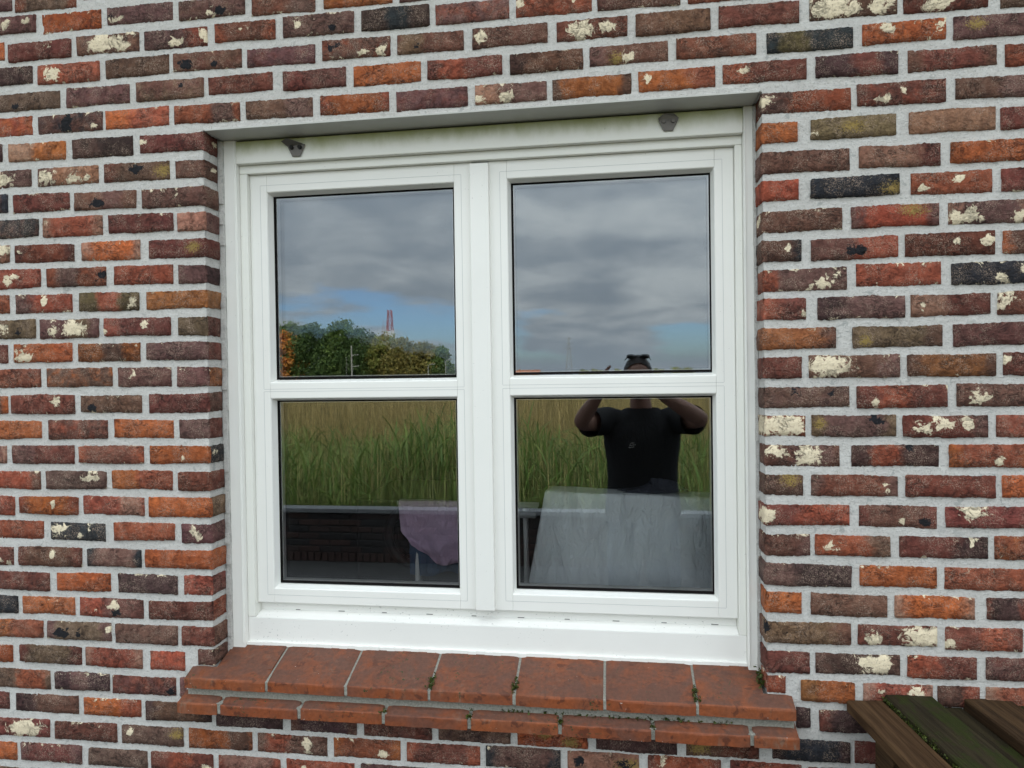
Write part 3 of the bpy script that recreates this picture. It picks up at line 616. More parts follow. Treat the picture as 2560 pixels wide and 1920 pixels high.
sm.v += [(0.370, y, z) for _, y, z in sm.v]; sm.f = [(0, 1, 2, 3), (7, 6, 5, 4), (0, 4, 5, 1), (1, 5, 6, 2), (2, 6, 7, 3), (3, 7, 4, 0)]
sm.v += [(-0.945, 0.0040, 0.975), (-0.945, 0.0040, 1.0180), (-0.945, 0.0854, 1.0440), (-0.945, 0.0854, 0.975), (0.311, 0.0040, 0.975), (0.311, 0.0040, 1.0180), (0.311, 0.0854, 1.0440), (0.311, 0.0854, 0.975)]
sm.f += [tuple(8+i for i in q) for q in ((0, 1, 2, 3), (7, 6, 5, 4), (0, 4, 5, 1), (1, 5, 6, 2), (2, 6, 7, 3), (3, 7, 4, 0))]
M_SMORT = plain('sill_mortar', (0.26, 0.255, 0.22), 0.95, var=0.75, scale=210, bmp=0.8, bd=0.002)
for i in range(1, 7):    # joints between the tiles, a little below their tops
    for f, x, z in ((0, fx[i], 1.0125),):
        n = len(sm.v); w = 0.0042; yb = 0.0848
        sm.v += [(x-w, -0.0300, 0.992), (x+w, -0.0300, 0.992), (bx[i]+w, yb, 0.992), (bx[i]-w, yb, 0.992), (x-w, -0.0300, 1.0120), (x+w, -0.0300, 1.0120), (bx[i]+w, yb, 1.0515), (bx[i]-w, yb, 1.0515)]
        sm.f += [tuple(n+k for k in q) for q in ((3, 2, 1, 0), (4, 5, 6, 7), (0, 1, 5, 4), (1, 2, 6, 5), (2, 3, 7, 6), (3, 0, 4, 7))]
for i in range(1, 8): sm.box(gx[i]-0.007, gx[i]+0.007, -0.0415, 0.002, 0.938, 0.9615)
sm.obj('joint_mortar', M_SMORT, sill)

# ================================================================== the room behind the wall, and a roof added to shade the front
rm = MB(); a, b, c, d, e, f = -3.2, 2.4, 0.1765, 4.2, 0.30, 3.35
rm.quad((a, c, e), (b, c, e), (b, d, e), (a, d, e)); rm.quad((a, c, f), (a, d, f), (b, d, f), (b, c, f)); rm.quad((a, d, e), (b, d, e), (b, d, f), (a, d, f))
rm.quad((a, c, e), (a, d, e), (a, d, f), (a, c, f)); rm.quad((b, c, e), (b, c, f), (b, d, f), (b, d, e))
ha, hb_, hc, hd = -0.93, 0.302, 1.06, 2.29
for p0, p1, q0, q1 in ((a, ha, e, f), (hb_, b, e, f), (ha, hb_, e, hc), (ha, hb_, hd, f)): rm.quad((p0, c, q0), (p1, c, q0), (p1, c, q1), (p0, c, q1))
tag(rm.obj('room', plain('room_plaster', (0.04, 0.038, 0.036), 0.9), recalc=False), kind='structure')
M_SHADE_ROOF = plain('shade_roof_tiles', (0.16, 0.07, 0.045), 0.8)
rf = MB(); rf.v = [(-5.2, -0.35, 3.55), (5.2, -0.35, 3.55), (5.2, 4.5, 5.6), (-5.2, 4.5, 5.6), (-5.2, 9.4, 3.55), (5.2, 9.4, 3.55)]
rf.v += [(x, y, z-0.12) for x, y, z in rf.v]
rf.f = [(0, 1, 2, 3), (3, 2, 5, 4), (7, 6, 9, 8), (8, 9, 10, 11), (0, 6, 7, 1), (4, 5, 11, 10), (0, 3, 9, 6), (3, 4, 10, 9), (1, 7, 8, 2), (2, 8, 11, 5)]
tag(rf.obj('roof', M_SHADE_ROOF), kind='structure')  # unseen roof, added as sun block; eave and ridge set by shadow reach

# ---- things inside, seen through the panes
def cloth(name, fn, nu, nv, m, parent=None, thick=0.002):
    b = MB()
    for j in range(nv+1):
        for i in range(nu+1): b.v.append(fn(i/nu, j/nv))
    for j in range(nv):
        for i in range(nu): k = j*(nu+1)+i; b.f.append((k, k+1, k+nu+2, k+nu+1))
    o = b.obj(name, m, parent, smooth=True, recalc=True); md = o.modifiers.new('thickness', 'SOLIDIFY'); md.thickness = thick; return o
def fabric(name, col, crease=0.6):
    m, nt, b = mat(name); g = geo(nt); n = noise(nt, mapped(nt, g, (1, 1, 0.4), (0, 0, 0), (0, 0.25, 0)), 30, 6, 0.62, 0.7)
    c = mixc(nt, n, [x*0.82 for x in col], [min(1, x*1.1) for x in col]); nt.links.new(c, b.inputs['Base Color']); b.inputs['Roughness'].default_value = 0.9
    r = math_(nt, 'ABSOLUTE', math_(nt, 'SUBTRACT', n, 0.5)); bump(nt, b, r, crease, 0.03); return m
M_RAIL = plain('white_enamel', (0.78, 0.78, 0.78), 0.4)
rack = empty('drying_rack', (-0.45, 0.70, 0.30), 'white drying rack behind the left panes with a laundry cloth hanging on it', 'drying rack')
for y in (0.62, 0.655): MB().tube([(-0.690, y, 1.312), (-0.235, y, 1.306)], [0.0068]*2, 10).obj('rail', M_RAIL, rack, smooth=True)
for x in (-0.632, -0.276):
    for y, y2 in ((0.628, 0.76), (0.648, 0.60)): MB().tube([(x, y, 1.300), (x, y2, 0.30)], [0.0078]*2, 10).obj('leg', M_RAIL, rack, smooth=True)
MB().box(-0.312, -0.238, 0.60, 0.632, 1.272, 1.290).obj('hinge', plain('grey_plastic', (0.35, 0.35, 0.36), 0.5), rack, bevel=0.005)
def f_purple(u, v):
    x = -0.684+0.29*u+0.016*v*(1-u)+0.05*max(0, v-0.55)*(1-u)*2; z = 1.321-0.196*v-0.005*math.sin(u*5)*v+0.075*max(0, 0.28-u)*v*v*2.2
    y = 0.606-0.010*math.sin(u*15+v*2)*v-0.006*math.sin(u*31-v*5)*v*(1-0.5*v)-0.004*math.sin(u*9+v*23)*v
    if v < 0.08: z = 1.3215-0.02*v; y = 0.606+0.02*(0.08-v)/0.08
    return (x, y, z)
tag(cloth('purple_towel', f_purple, 60, 40, fabric('mauve_cotton', (0.62, 0.43, 0.61))), 'mauve cloth hanging from the white drying rack behind the lower left pane', 'cloth')
def f_blue(u, v): return (-0.655+0.27*u, 0.630+0.008*math.sin(u*17)*v, 1.303-0.205*v-0.010*math.sin(u*9+1)*v-0.025*(1-abs(2*u-0.6))*v)
tag(cloth('blue_jeans', f_blue, 40, 20, fabric('blue_denim', (0.05, 0.10, 0.19))), 'blue denim garment showing below the mauve cloth on the rack', 'jeans')
stand = empty('clothes_rail', (0.2, 0.36, 0.30), 'narrow white rail hidden under the white sheet behind the lower right pane', 'clothes rail')
for y in (0.325, 0.40): MB().tube([(-0.165, y, 1.394), (0.60, y, 1.375)], [0.008]*2, 8).obj('rail', M_RAIL, stand, smooth=True)
for x in (-0.10, 0.60):
    for y in (0.335, 0.39): MB().tube([(x, y, 1.366), (x, y, 0.30)], [0.008]*2, 8).obj('leg', M_RAIL, stand, smooth=True)
def nearer(x, y, z): return (x*0.95, y-0.10, 1.72-(1.72-z)*0.95)
def f_sheet(u, v):
    zt = 1.391-0.022*u; x = -0.190+0.85*u
    if v < 0.15: return nearer(x+0.003*math.sin(v*20), 0.515-0.110*v/0.15, zt-0.004*(1-v/0.15)+0.0015*math.sin(u*22+v*9))
    w = (v-0.15)/0.85; left = max(0, 1-u/0.16)
    fold = (0.026*math.sin(u*46+w)*math.exp(-u*7)+0.009*math.sin(u*24+2+w*1.2)+0.004*math.sin(u*57+w*4)+0.004*math.sin(u*13+w*9)+0.002*math.sin(u*31-w*23))*w**0.8
    return nearer(x-0.09*w*left, 0.403-0.07*w*(0.35+0.65*left)-fold, zt-0.50*w)
tag(cloth('white_sheet', f_sheet, 150, 70, fabric('white_sheet_cotton', (0.84, 0.88, 0.95), 0.8)), 'white sheet draped over a rail behind the lower right pane', 'sheet')
def f_bund(u, v):
    a = 2*PI*u; r = math.sin(PI*min(0.98, 0.02+v*0.5)); bump_ = 1+0.18*math.sin(3*a+1)+0.12*math.sin(7*a+v*6)
    return nearer(0.100+0.088*r*math.cos(a)*bump_, 0.462+0.045*r*math.sin(a), 1.385+0.022*math.cos(PI*v*0.5)*(1+0.3*math.sin(a*4+2)+0.25*math.sin(a*2))*(0.8+0.5*math.cos(a)))
tag(cloth('dark_garment', f_bund, 48, 14, fabric('navy_cloth', (0.03, 0.033, 0.05)), None, 0.001), 'dark crumpled garment lying on the white sheet', 'clothing')
wm = empty('washing_machine', (-0.84, 1.7, 0.30), 'dark washing machine with a round door behind the drying rack', 'washing machine')
M_WM = plain('dark_appliance', (0.035, 0.035, 0.037), 0.4)
MB().box(-1.14, -0.54, 1.42, 2.0, 0.30, 1.175).obj('body', M_WM, wm, bevel=0.012)
dm = MB(); t = [2*PI*k/28 for k in range(29)]
dm.tube([(-0.855+0.130*math.cos(q), 1.405, 1.02+0.130*math.sin(q)) for q in t], [0.020]*29, 8, caps=False); dm.obj('door_ring', plain('grey_ring', (0.06, 0.06, 0.063), 0.4), wm, smooth=True)
MB().tube([(-0.855, 1.418, 1.02), (-0.855, 1.395, 1.02)], [0.11, 0.085], 24).obj('door_glass', plain('dark_door', (0.01, 0.01, 0.012), 0.15), wm)

# ================================================================== planks of the mossy table by the wall
bench = empty('wooden_table', (0.478, -0.010, 0.0), 'dark weathered plank table with one mossy board standing against the wall', 'table', rz=math.radians(6.0))
W1 = wood_material('weathered_plank', (0.040, 0.021, 0.010), (0.086, 0.049, 0.024)); W2 = wood_material('mossy_plank', (0.018, 0.014, 0.008), (0.034, 0.027, 0.014), 0.75); W3 = wood_material('dark_plank', (0.026, 0.015, 0.008), (0.070, 0.041, 0.020))
for x0, x1, zt, th, w_, lab in ((0.0, 0.074, 1.0290, 0.022, W1, 'bare brown plank with straight grain'), (0.0765, 0.172, 1.0405, 0.034, W2, 'plank overgrown with green moss'), (0.1725, 0.232, 1.018, 0.022, W2, None), (0.2325, 0.322, 1.0400, 0.034, W3, 'brown plank with a worn pale edge'), (0.325, 0.42, 1.030, 0.03, W2, None), (0.424, 0.52, 1.036, 0.03, W1, None)):
    m_ = MB(); n = 40; ja = fbm1(n+1, 4)*0.0012; jb = fbm1(n+1, 4)*0.0012
    for i in range(n+1):
        y = -1.05*i/n; c_ = 0.003
        for x, z in ((x0+ja[i], zt-th), (x1+jb[i], zt-th), (x1+jb[i], zt-c_), (x1-c_+jb[i], zt), (x0+c_+ja[i], zt), (x0+ja[i], zt-c_)): m_.v.append((x, y-0.1*0.0, z+ja[(i*7) % n]*0.4))
    for i in range(n):
        for q in range(6): a = i*6+q; b = i*6+(q+1) % 6; m_.f.append((a, b, b+6, a+6))
    m_.f += [tuple(range(6)), tuple(n*6+q for q in range(6))]
    o = m_.obj('plank', w_, bench, local=True)
    if lab: o['label'] = lab
for y in (-0.10, -0.95): MB().box(0.026, 0.55, y-0.035, y+0.035, 0.935, 0.995).obj('rail', W3, bench, local=True, bevel=0.003)
for x in (0.06, 0.50):
    for y in (-0.10, -0.95): MB().box(x-0.035, x+0.035, y-0.034, y+0.034, 0.0, 0.934).obj('leg', W1, bench, local=True, bevel=0.003)
def moss(name, pts, m, parent, local=False, k=5):
    c = np.repeat(np.array(pts), k, axis=0)+rng.normal(0, 0.0022, (len(pts)*k, 3)); n = len(c)
    o = mesh_np(name, [quads(c, rng.uniform(0.003, 0.008, n), rc(n, (0.020, 0.030, 0.006), (0.075, 0.095, 0.014), 0.3, 1.0))], m, parent); o['kind'] = 'stuff'
    if local and parent: o.matrix_parent_inverse = Matrix.Identity(4)
    return o
MOSS_JOBS = [('moss', [(0.0775+rng.normal(0, 0.0015), y, 1.036-abs(rng.normal(0, 0.008))) for y in -rng.uniform(0.0, 0.75, 520)], bench, True),
             ('moss', [(x+rng.normal(0, 0.003), y, 1.0170+0.33*(y+0.033)) for x in (-0.4160, -0.2219, 0.1714) for y in rng.uniform(-0.030, 0.015, 22)]
              + [(x+rng.normal(0, 0.003), rng.uniform(-0.043, -0.03), 0.9625) for x in (-0.3217, -0.121, 0.0774, -0.5187) for _ in range(12)]
              + [(rng.uniform(-0.33, 0.25), -0.0210, 0.9725) for _ in range(60)]
              + [(0.312+rng.normal(0, 0.004), rng.uniform(0.01, 0.06), 1.045+rng.uniform(-0.01, 0.02)) for _ in range(40)], sill, False)]
nail = tag(MB().tube([(0.5215, 0.006, 1.9650), (0.5215, -0.012, 1.9660), (0.5215, -0.0125, 1.9720)], [0.0022, 0.0022, 0.0014], 8).obj('nail', M_DARK), 'small dark nail in the mortar right of the window', 'nail')

# ================================================================== ground
M_PAVE = plain('wet_paving', (0.055, 0.052, 0.05), 0.8, var=0.35, scale=6, bmp=0.5, bd=0.01)
g = MB(); g.quad((-14, -4.40, 0), (10, -4.40, 0), (10, 0.2, 0), (-14, 0.2, 0)); tag(g.obj('paving', M_PAVE, recalc=False), kind='structure')
g = MB(); S_ = 2200; g.quad((-S_, -S_, -0.06), (S_, -S_, -0.06), (S_, S_, -0.06), (-S_, S_, -0.06)); tag(g.obj('ground', plain('field_soil', (0.075, 0.070, 0.030), 0.95, var=0.4, scale=0.4), recalc=False), kind='structure')
# ================================================================== low garden wall behind the photographer
gw = empty('garden_wall', (-1.5, -4.45, 0), 'low dark brick garden wall with a pale coping, mirrored in the lower panes', 'wall')
MB().box(-12, 8, -4.45, -4.362, -0.05, 0.4595).obj('core', plain('dark_mortar', (0.05, 0.048, 0.046), 0.95), gw)
MB().box(-12, 8, -4.47, -4.32, 0.460, 0.500).obj('coping', plain('concrete_coping', (0.20, 0.205, 0.21), 0.85, var=0.2, scale=14), gw, bevel=0.006)
gm = [plain('garden_brick', c_, 0.9, var=0.4, scale=25) for c_ in ((0.055, 0.034, 0.030), (0.042, 0.032, 0.030), (0.065, 0.036, 0.030), (0.032, 0.028, 0.028))]
gme = []
for m_ in gm:
    q = MB().box(-0.095, 0.095, -0.010, 0.012, -0.0235, 0.0235).mesh('garden_brick', 0.003, seg=1); q.materials.append(m_); gme.append(q)
proto = None
for r in range(6):
    for i in range(24):
        x = -3.65+0.205*i+(0.1 if r % 2 else 0); o = bpy.data.objects.new('brick', gme[int(rng.integers(0, 4))]); COL.objects.link(o); o.parent = gw; o.matrix_parent_inverse = gw.matrix_basis.inverted()
        o.location = (x, -4.362+rng.uniform(-0.002, 0.002), 0.115+0.0625*r)
so_ = MB().box(-0.027, 0.027, -0.012, 0.012, -0.04, 0.04).mesh('edging_brick', 0.003, seg=1); so_.materials.append(gm[2])
for i in range(72):
    o = bpy.data.objects.new('edging_brick', so_); COL.objects.link(o); o.parent = gw; o.matrix_parent_inverse = gw.matrix_basis.inverted(); o.location = (-3.7+0.068*i, -4.358, 0.042)

# ================================================================== tall grass and maize field
def strips(base, az, lean, length, width, curl, c0, c1, nseg=5, vfold=0.0):
    """many curved blades at once; returns verts, faces, colours"""
    n = len(base); t = np.linspace(0, 1, nseg+1)
    ang = lean[:, None]+curl[:, None]*t[None, :]**1.4
    ds = (length/nseg)[:, None]
    r = np.concatenate([np.zeros((n, 1)), np.cumsum(np.sin(ang[:, :-1])*ds, 1)], 1); z = np.concatenate([np.zeros((n, 1)), np.cumsum(np.cos(ang[:, :-1])*ds, 1)], 1)
    cx_ = base[:, 0, None]+r*np.cos(az)[:, None]; cy_ = base[:, 1, None]+r*np.sin(az)[:, None]; cz_ = base[:, 2, None]+z
    w = width[:, None]*(np.minimum(1, 0.35+t*2.2)*np.sqrt(np.maximum(0.0, 1-t**2.2)))[None, :]*0.5
    tw = rng.uniform(-0.9, 0.9, n)[:, None]*(0.3+t[None, :]); px = -np.sin(az)[:, None]*np.cos(tw); py = np.cos(az)[:, None]*np.cos(tw); pz = np.sin(tw)*0.7
    A = np.stack([cx_-px*w, cy_-py*w, cz_-pz*w], -1); B = np.stack([cx_+px*w, cy_+py*w, cz_+pz*w], -1)
    V = np.stack([A, B], 2).reshape(n, -1, 3)                       # n, 2*(nseg+1), 3
    k = np.arange(nseg)*2; q = np.stack([k, k+1, k+3, k+2], -1)
    F = (np.arange(n)[:, None, None]*2*(nseg+1)+q[None]).reshape(-1, 4)
    cc = c0[:, None, :]*(1-t[None, :, None])+c1[:, None, :]*t[None, :, None]
    return V.reshape(-1, 3), F, np.repeat(cc, 2, axis=1).reshape(-1, 3)
def mesh_np(name, chunks, m, parent=None):
    V = []; F = []; Cc = []; n = 0
    for v, f, c in chunks: V.append(v); F.append(f+n); Cc.append(c); n += len(v)
    V = np.concatenate(V); F = np.concatenate(F); Cc = np.concatenate(Cc)
    me = bpy.data.meshes.new(name); me.vertices.add(len(V)); me.vertices.foreach_set('co', V.astype(np.float32).ravel())
    me.loops.add(F.size); me.loops.foreach_set('vertex_index', F.astype(np.int32).ravel()); me.polygons.add(len(F))
    me.polygons.foreach_set('loop_start', np.arange(0, F.size, 4, dtype=np.int32)); me.polygons.foreach_set('loop_total', np.full(len(F), 4, dtype=np.int32))
    a = me.attributes.new('lc', 'FLOAT_COLOR', 'POINT'); a.data.foreach_set('color', np.c_[Cc, np.ones(len(Cc))].astype(np.float32).ravel())
    me.update(calc_edges=True); me.validate(); return link(name, me, parent, m)
M_LEAF = leaf_material('blade_leaf', 0.45)
def rc(n, a, b, j=0.2, k=2.4):
    t = rng.random((n, 1)); c = (np.array(a)*(1-t)+np.array(b)*t)*k; return c*rng.uniform(1-j, 1+j, (n, 1))
ch = []
def field_zone(y0, y1, xa, xb, dens, kind):
    area = (y1-y0)*(xb-xa); n = int(area*dens); y = rng.uniform(y0, y1, n); x = rng.uniform(xa, xb, n)
    patch = 0.5+0.5*np.sin(x*1.3+0.7*y+1.0)*np.cos(x*0.63-y*0.9+2)
    return n, x, y, patch
# broad-leaved maize and cane near the wall, tallest in a clump
n, x, y, pa = field_zone(-7.6, -4.85, -8, 5, 60, 0)
clump = np.exp(-((x+1.9)/0.75)**2)+0.5*np.exp(-((x-0.2)/0.5)**2)
h = 0.62+0.32*pa+0.42*clump+rng.uniform(-0.12, 0.12, n)+0.16*(-4.85-y)/2.7
for k in range(7):
    zb = h*rng.uniform(0.05, 0.82, n); L = rng.uniform(0.22, 0.55, n)
    ch.append(strips(np.c_[x+rng.normal(0, .04, n), y+rng.normal(0, .04, n), zb], rng.uniform(0, 2*PI, n), rng.uniform(0.1, 0.8, n), L, rng.uniform(0.008, 0.024, n), rng.uniform(0.4, 1.9, n), rc(n, (0.030, 0.060, 0.014), (0.060, 0.100, 0.024), 0.4), rc(n, (0.05, 0.085, 0.02), (0.115, 0.13, 0.036), 0.4), 5))
ch.append(strips(np.c_[x, y, np.zeros(n)], rng.uniform(0, 2*PI, n), np.abs(rng.normal(0, 0.06, n)), h*1.05, np.full(n, 0.010), rng.uniform(0, 0.15, n), rc(n, (0.06, 0.09, 0.03), (0.10, 0.11, 0.05)), rc(n, (0.16, 0.15, 0.06), (0.22, 0.18, 0.08)), 4))
# thin grasses in front and between, then the tan heads of the stand behind
for (y0, y1, xa, xb, dens, hm, hs, wa, wb, ca, cb) in (
        (-6.5, -4.75, -8, 5, 420, 0.72, 0.20, 0.004, 0.009, ((0.030, 0.058, 0.014), (0.06, 0.10, 0.028)), ((0.07, 0.105, 0.03), (0.14, 0.14, 0.055))),
        (-8.2, -5.6, -9, 5, 230, 1.02, 0.16, 0.005, 0.010, ((0.04, 0.062, 0.018), (0.075, 0.09, 0.028)), ((0.11, 0.11, 0.042), (0.20, 0.16, 0.07))),
        (-10.5, -7.8, -10, 6, 150, 1.24, 0.12, 0.006, 0.011, ((0.045, 0.06, 0.018), (0.08, 0.085, 0.028)), ((0.14, 0.115, 0.045), (0.23, 0.17, 0.075))),
        (-16, -10.3, -14, 7, 62, 1.40, 0.10, 0.008, 0.014, ((0.05, 0.06, 0.018), (0.09, 0.085, 0.03)), ((0.15, 0.12, 0.048), (0.24, 0.175, 0.08))),
        (-34, -16, -24, 9, 16, 1.50, 0.08, 0.014, 0.026, ((0.06, 0.065, 0.02), (0.10, 0.09, 0.035)), ((0.16, 0.13, 0.05), (0.24, 0.18, 0.085)))):
    n, x, y, pa = field_zone(y0, y1, xa, xb, dens, 1); h = hm+rng.normal(0, hs, n)+0.10*(pa-0.5)
    for k in range(2):
        tone = rng.uniform(0.45, 1.35, (n, 1))
        ch.append(strips(np.c_[x+rng.normal(0, .05, n), y+rng.normal(0, .05, n), np.full(n, -0.05)], rng.uniform(0, 2*PI, n), np.abs(rng.normal(0.02, 0.10, n)), h*rng.uniform(0.72, 1.0, n), rng.uniform(wa, wb, n), np.abs(rng.normal(0.3, 0.40, n)), rc(n, *ca)*tone, rc(n, *cb)*tone, 5))
o = mesh_np('tall_grass', ch, M_LEAF); tag(o, kind='stuff')

# ================================================================== trees beyond the field
M_CROWN = leaf_material('tree_leaf', 0.25); M_BARK = plain('bark', (0.07, 0.055, 0.04), 0.95, var=0.3, scale=8)
def quads(c, size, col):
    n = len(c); a = rng.normal(0, 1, (n, 3)); a /= np.linalg.norm(a, axis=1)[:, None]; b = np.cross(a, rng.normal(0, 1, (n, 3))); b /= np.linalg.norm(b, axis=1)[:, None]
    a *= size[:, None]; b *= size[:, None]*0.62
    V = np.stack([c-a*0.5, c-b*0.5, c+a*0.5, c+b*0.5], 1).reshape(-1, 3); F = np.arange(n*4).reshape(n, 4); return V, F, np.repeat(col, 4, axis=0)
def tree(x, y, h, w, ca, cb, label, group, nb=30, per=330, leaf=0.44, base=-0.06, full=0.18, name='broadleaf_tree'):
    t = empty(name, (x, y, base), label, 'tree', group)
    tr = MB(); r = 0.028*h; top = h*0.62
    tr.tube([(x, y, base), (x+0.05*w*rng.normal(), y, h*0.3), (x+0.08*w*rng.normal(), y, top)], [r, r*0.75, r*0.35], 8)
    ch_ = []
    for k in range(nb):
        f = (k+0.5)/nb; z = h*(full+(0.90-full)*f); spread = w*0.5*math.sqrt(max(0.05, 1-((f-0.38)/0.66)**2))
        a = k*2.4+rng.uniform(-0.5, 0.5); q = spread*rng.uniform(0.25, 0.95); c = np.array((x+q*math.cos(a), y+q*math.sin(a), z)); rr = w*rng.uniform(0.11, 0.23)*(1.15-0.35*f)
        if k % 2 == 0: tr.tube([(x, y, z*0.6), tuple((np.array((x, y, z*0.75))+c)/2), tuple(c)], [r*0.4, r*0.25, r*0.08], 6)
        d = rng.normal(0, 1, (per, 3)); d /= np.linalg.norm(d, axis=1)[:, None]; rad = rr*np.abs(rng.normal(0.72, 0.36, per)); p = c+d*rad[:, None]*np.array((1, 1, 0.78))
        tone = rng.uniform(0.75, 1.25); cc = rc(per, ca, cb, 0.35, 2.3)*tone; ch_.append(quads(p, rng.uniform(0.6, 1.3, per)*leaf, cc))
    tr.obj('trunk', M_BARK, t); mesh_np('crown', ch_, M_CROWN, t)
G, DG, OL, OR_, YG = ((0.035, 0.060, 0.016), (0.075, 0.105, 0.028)), ((0.022, 0.042, 0.014), (0.05, 0.075, 0.022)), ((0.085, 0.085, 0.024), (0.15, 0.115, 0.035)), ((0.22, 0.085, 0.02), (0.34, 0.15, 0.03)), ((0.09, 0.11, 0.025), (0.17, 0.16, 0.045))
TREES = [(-46.6, -92.5, 7.9, 4.4, OR_, 'rust orange autumn tree at the end of the tree belt'), (-47.3, -94, 8.9, 6.5, G, 'dark green tree beside the rust orange tree'),
         (-43.8, -95, 8.8, 7, DG, 'dense dark green tree left of the tall pale pole'), (-40.2, -97, 9.4, 6.0, G, 'tall loose green tree rising above the belt beside the pole'),
         (-37.0, -96, 8.0, 6.2, DG, 'rounded dark green tree right of the tall pale pole'), (-33.6, -97, 7.0, 6.2, YG, 'yellow green tree below the lattice mast'),
         (-30.6, -96, 6.6, 5.6, OL, 'olive brown autumn tree right of the mast'), (-27.6, -97, 5.9, 5.0, OL, 'small olive brown tree near the end of the belt'),
         (-25.2, -98, 5.4, 4.0, G, 'small green tree closing the tree belt'), (-22.6, -118, 3.6, 3.2, G, 'low round bush beyond the street lamps')]
for x, y, h, w, (ca, cb), lab in TREES: tree(x, y, h*1.13, w*1.12, ca, cb, lab, None, name='autumn_tree' if 'autumn' in lab else ('bush' if 'bush' in lab else 'broadleaf_tree'))
FARLAB = ['leftmost small pale green tree on the far horizon, beside the pylon', 'second small pale green tree from the pylon on the far horizon', 'small pale green tree low on the horizon left of the raised finger', 'small pale green tree low on the horizon between the finger and the head', 'pale green tree low on the horizon just right of the head', 'widest pale green tree on the horizon, right of the head', 'rightmost pale green tree low on the far horizon']
for i, (px, el, hh, w) in enumerate([(1462, 0, 8, 9), (1487, 0, 9, 8), (1505, 0, 7, 8), (1545, 0, 8, 9), (1640, 0, 8, 10), (1690, 0, 8.6, 12), (1715, 0, 8.2, 10)]):
    D = 420; tree((px-1529)/1730*D, 1.69-D, hh*0.5, w, *YG, FARLAB[i], 'trees on the far horizon', 8, 90, 0.9, name='distant_tree')

M_MOSS = leaf_material('moss_leaf', 0.2)
for nm_, pts_, par_, loc_ in MOSS_JOBS: moss(nm_, pts_, M_MOSS, par_, loc_)
# ---- lattice mast, pylon, poles, lamps, orange-roofed house
M_RED, M_WHT = plain('mast_red', (0.42, 0.10, 0.09), 0.6), plain('mast_white', (0.80, 0.80, 0.80), 0.6)
mx_, my_ = -72.0, -218.0; mast = empty('lattice_mast', (mx_, my_, 0), 'red and white lattice radio mast behind the tree belt', 'mast')
Hm = 23.6
for k in range(7):
    m_ = MB(); za, zb = Hm*k/7, Hm*(k+1)/7; wa, wb = 1.7-1.15*k/7, 1.7-1.15*(k+1)/7
    wd = 0.17 if k in (2, 5, 6) else 0.36
    for i in range(4):
        s0 = [(-1, -1), (1, -1), (1, 1), (-1, 1)][i]; s1 = [(-1, -1), (1, -1), (1, 1), (-1, 1)][(i+1) % 4]
        P_ = lambda s, w, z: (mx_+s[0]*w, my_+s[1]*w, z)
        m_.bar(P_(s0, wa, za), P_(s0, wb, zb), wd); m_.bar(P_(s0, wa, za), P_(s1, wb, zb), wd*0.6); m_.bar(P_(s1, wa, za), P_(s0, wb, zb), wd*0.6); m_.bar(P_(s0, wa, za+0.05), P_(s1, wa, za+0.05), 0.12)
    m_.obj('red_section' if k in (2, 5, 6) else 'white_section', M_RED if k in (2, 5, 6) else M_WHT, mast)
px_, py_ = -36.4, -598.0; py = empty('electricity_pylon', (px_, py_, 0), 'thin grey lattice pylon standing far off in front of the clouds', 'pylon'); m_ = MB(); M_PYL = plain('galvanised', (0.40, 0.42, 0.43), 0.7)
for k in range(8):
    za, zb = 34*k/8, 34*(k+1)/8; wa, wb = 3.2*(1-k/8.4), 3.2*(1-(k+1)/8.4)
    for i in range(4):
        s0 = [(-1, -1), (1, -1), (1, 1), (-1, 1)][i]; s1 = [(-1, -1), (1, -1), (1, 1), (-1, 1)][(i+1) % 4]; P_ = lambda s, w, z: (px_+s[0]*w, py_+s[1]*w, z)
        m_.bar(P_(s0, wa, za), P_(s0, wb, zb), 0.3); m_.bar(P_(s0, wa, za), P_(s1, wb, zb), 0.2); m_.bar(P_(s1, wa, za), P_(s0, wb, zb), 0.2)
m_.obj('tower', M_PYL, py)
for z, w in ((24, 4.5), (28, 3.6), (32, 2.6)): MB().bar((px_-w, py_, z), (px_+w, py_, z), 0.5).obj('cross_arm', M_PYL, py)
pole = empty('utility_pole', (-34.3, -86.5, 0), 'tall pale pole with two short brackets in front of the trees', 'pole'); M_POLE = plain('pale_pole', (0.34, 0.33, 0.30), 0.7)
MB().tube([(-34.3, -86.5, -0.06), (-34.3, -86.5, 5.9)], [0.13, 0.09], 8).obj('post', M_POLE, pole)
for z in (3.1, 4.6): MB().bar((-34.3, -86.5, z), (-33.3, -86.5, z+0.1), 0.1).obj('bracket', M_POLE, pole)
for i, (lx, ly, lh, lab) in enumerate(((-24.9, -90.5, 3.3, 'grey street lamp nearer the dark trees'), (-22.7, -91.5, 3.9, 'grey street lamp nearer the end of the tree belt'))):
    sl = empty('street_lamp', (lx, ly, 0), lab, 'street lamp', 'street lamps by the trees')
    MB().tube([(lx, ly, -0.06), (lx, ly, lh-0.3), (lx+0.15, ly, lh-0.05), (lx+0.6, ly, lh)], [0.08, 0.06, 0.05, 0.05], 8).obj('lamp_post', M_POLE, sl); MB().box(lx+0.45, lx+1.0, ly-0.12, ly+0.12, lh-0.02, lh+0.08).obj('lamp_head', M_POLE, sl, bevel=0.03)
hx, hy = -36.8, -299.0; hs = empty('house', (hx, hy, -2.2), 'distant low house with an orange tiled roof', 'house')
MB().box(hx-7, hx+5.6, hy-4, hy+4, -2.2, 1.9).obj('walls', plain('house_wall', (0.45, 0.40, 0.35), 0.9, scale=1), hs)
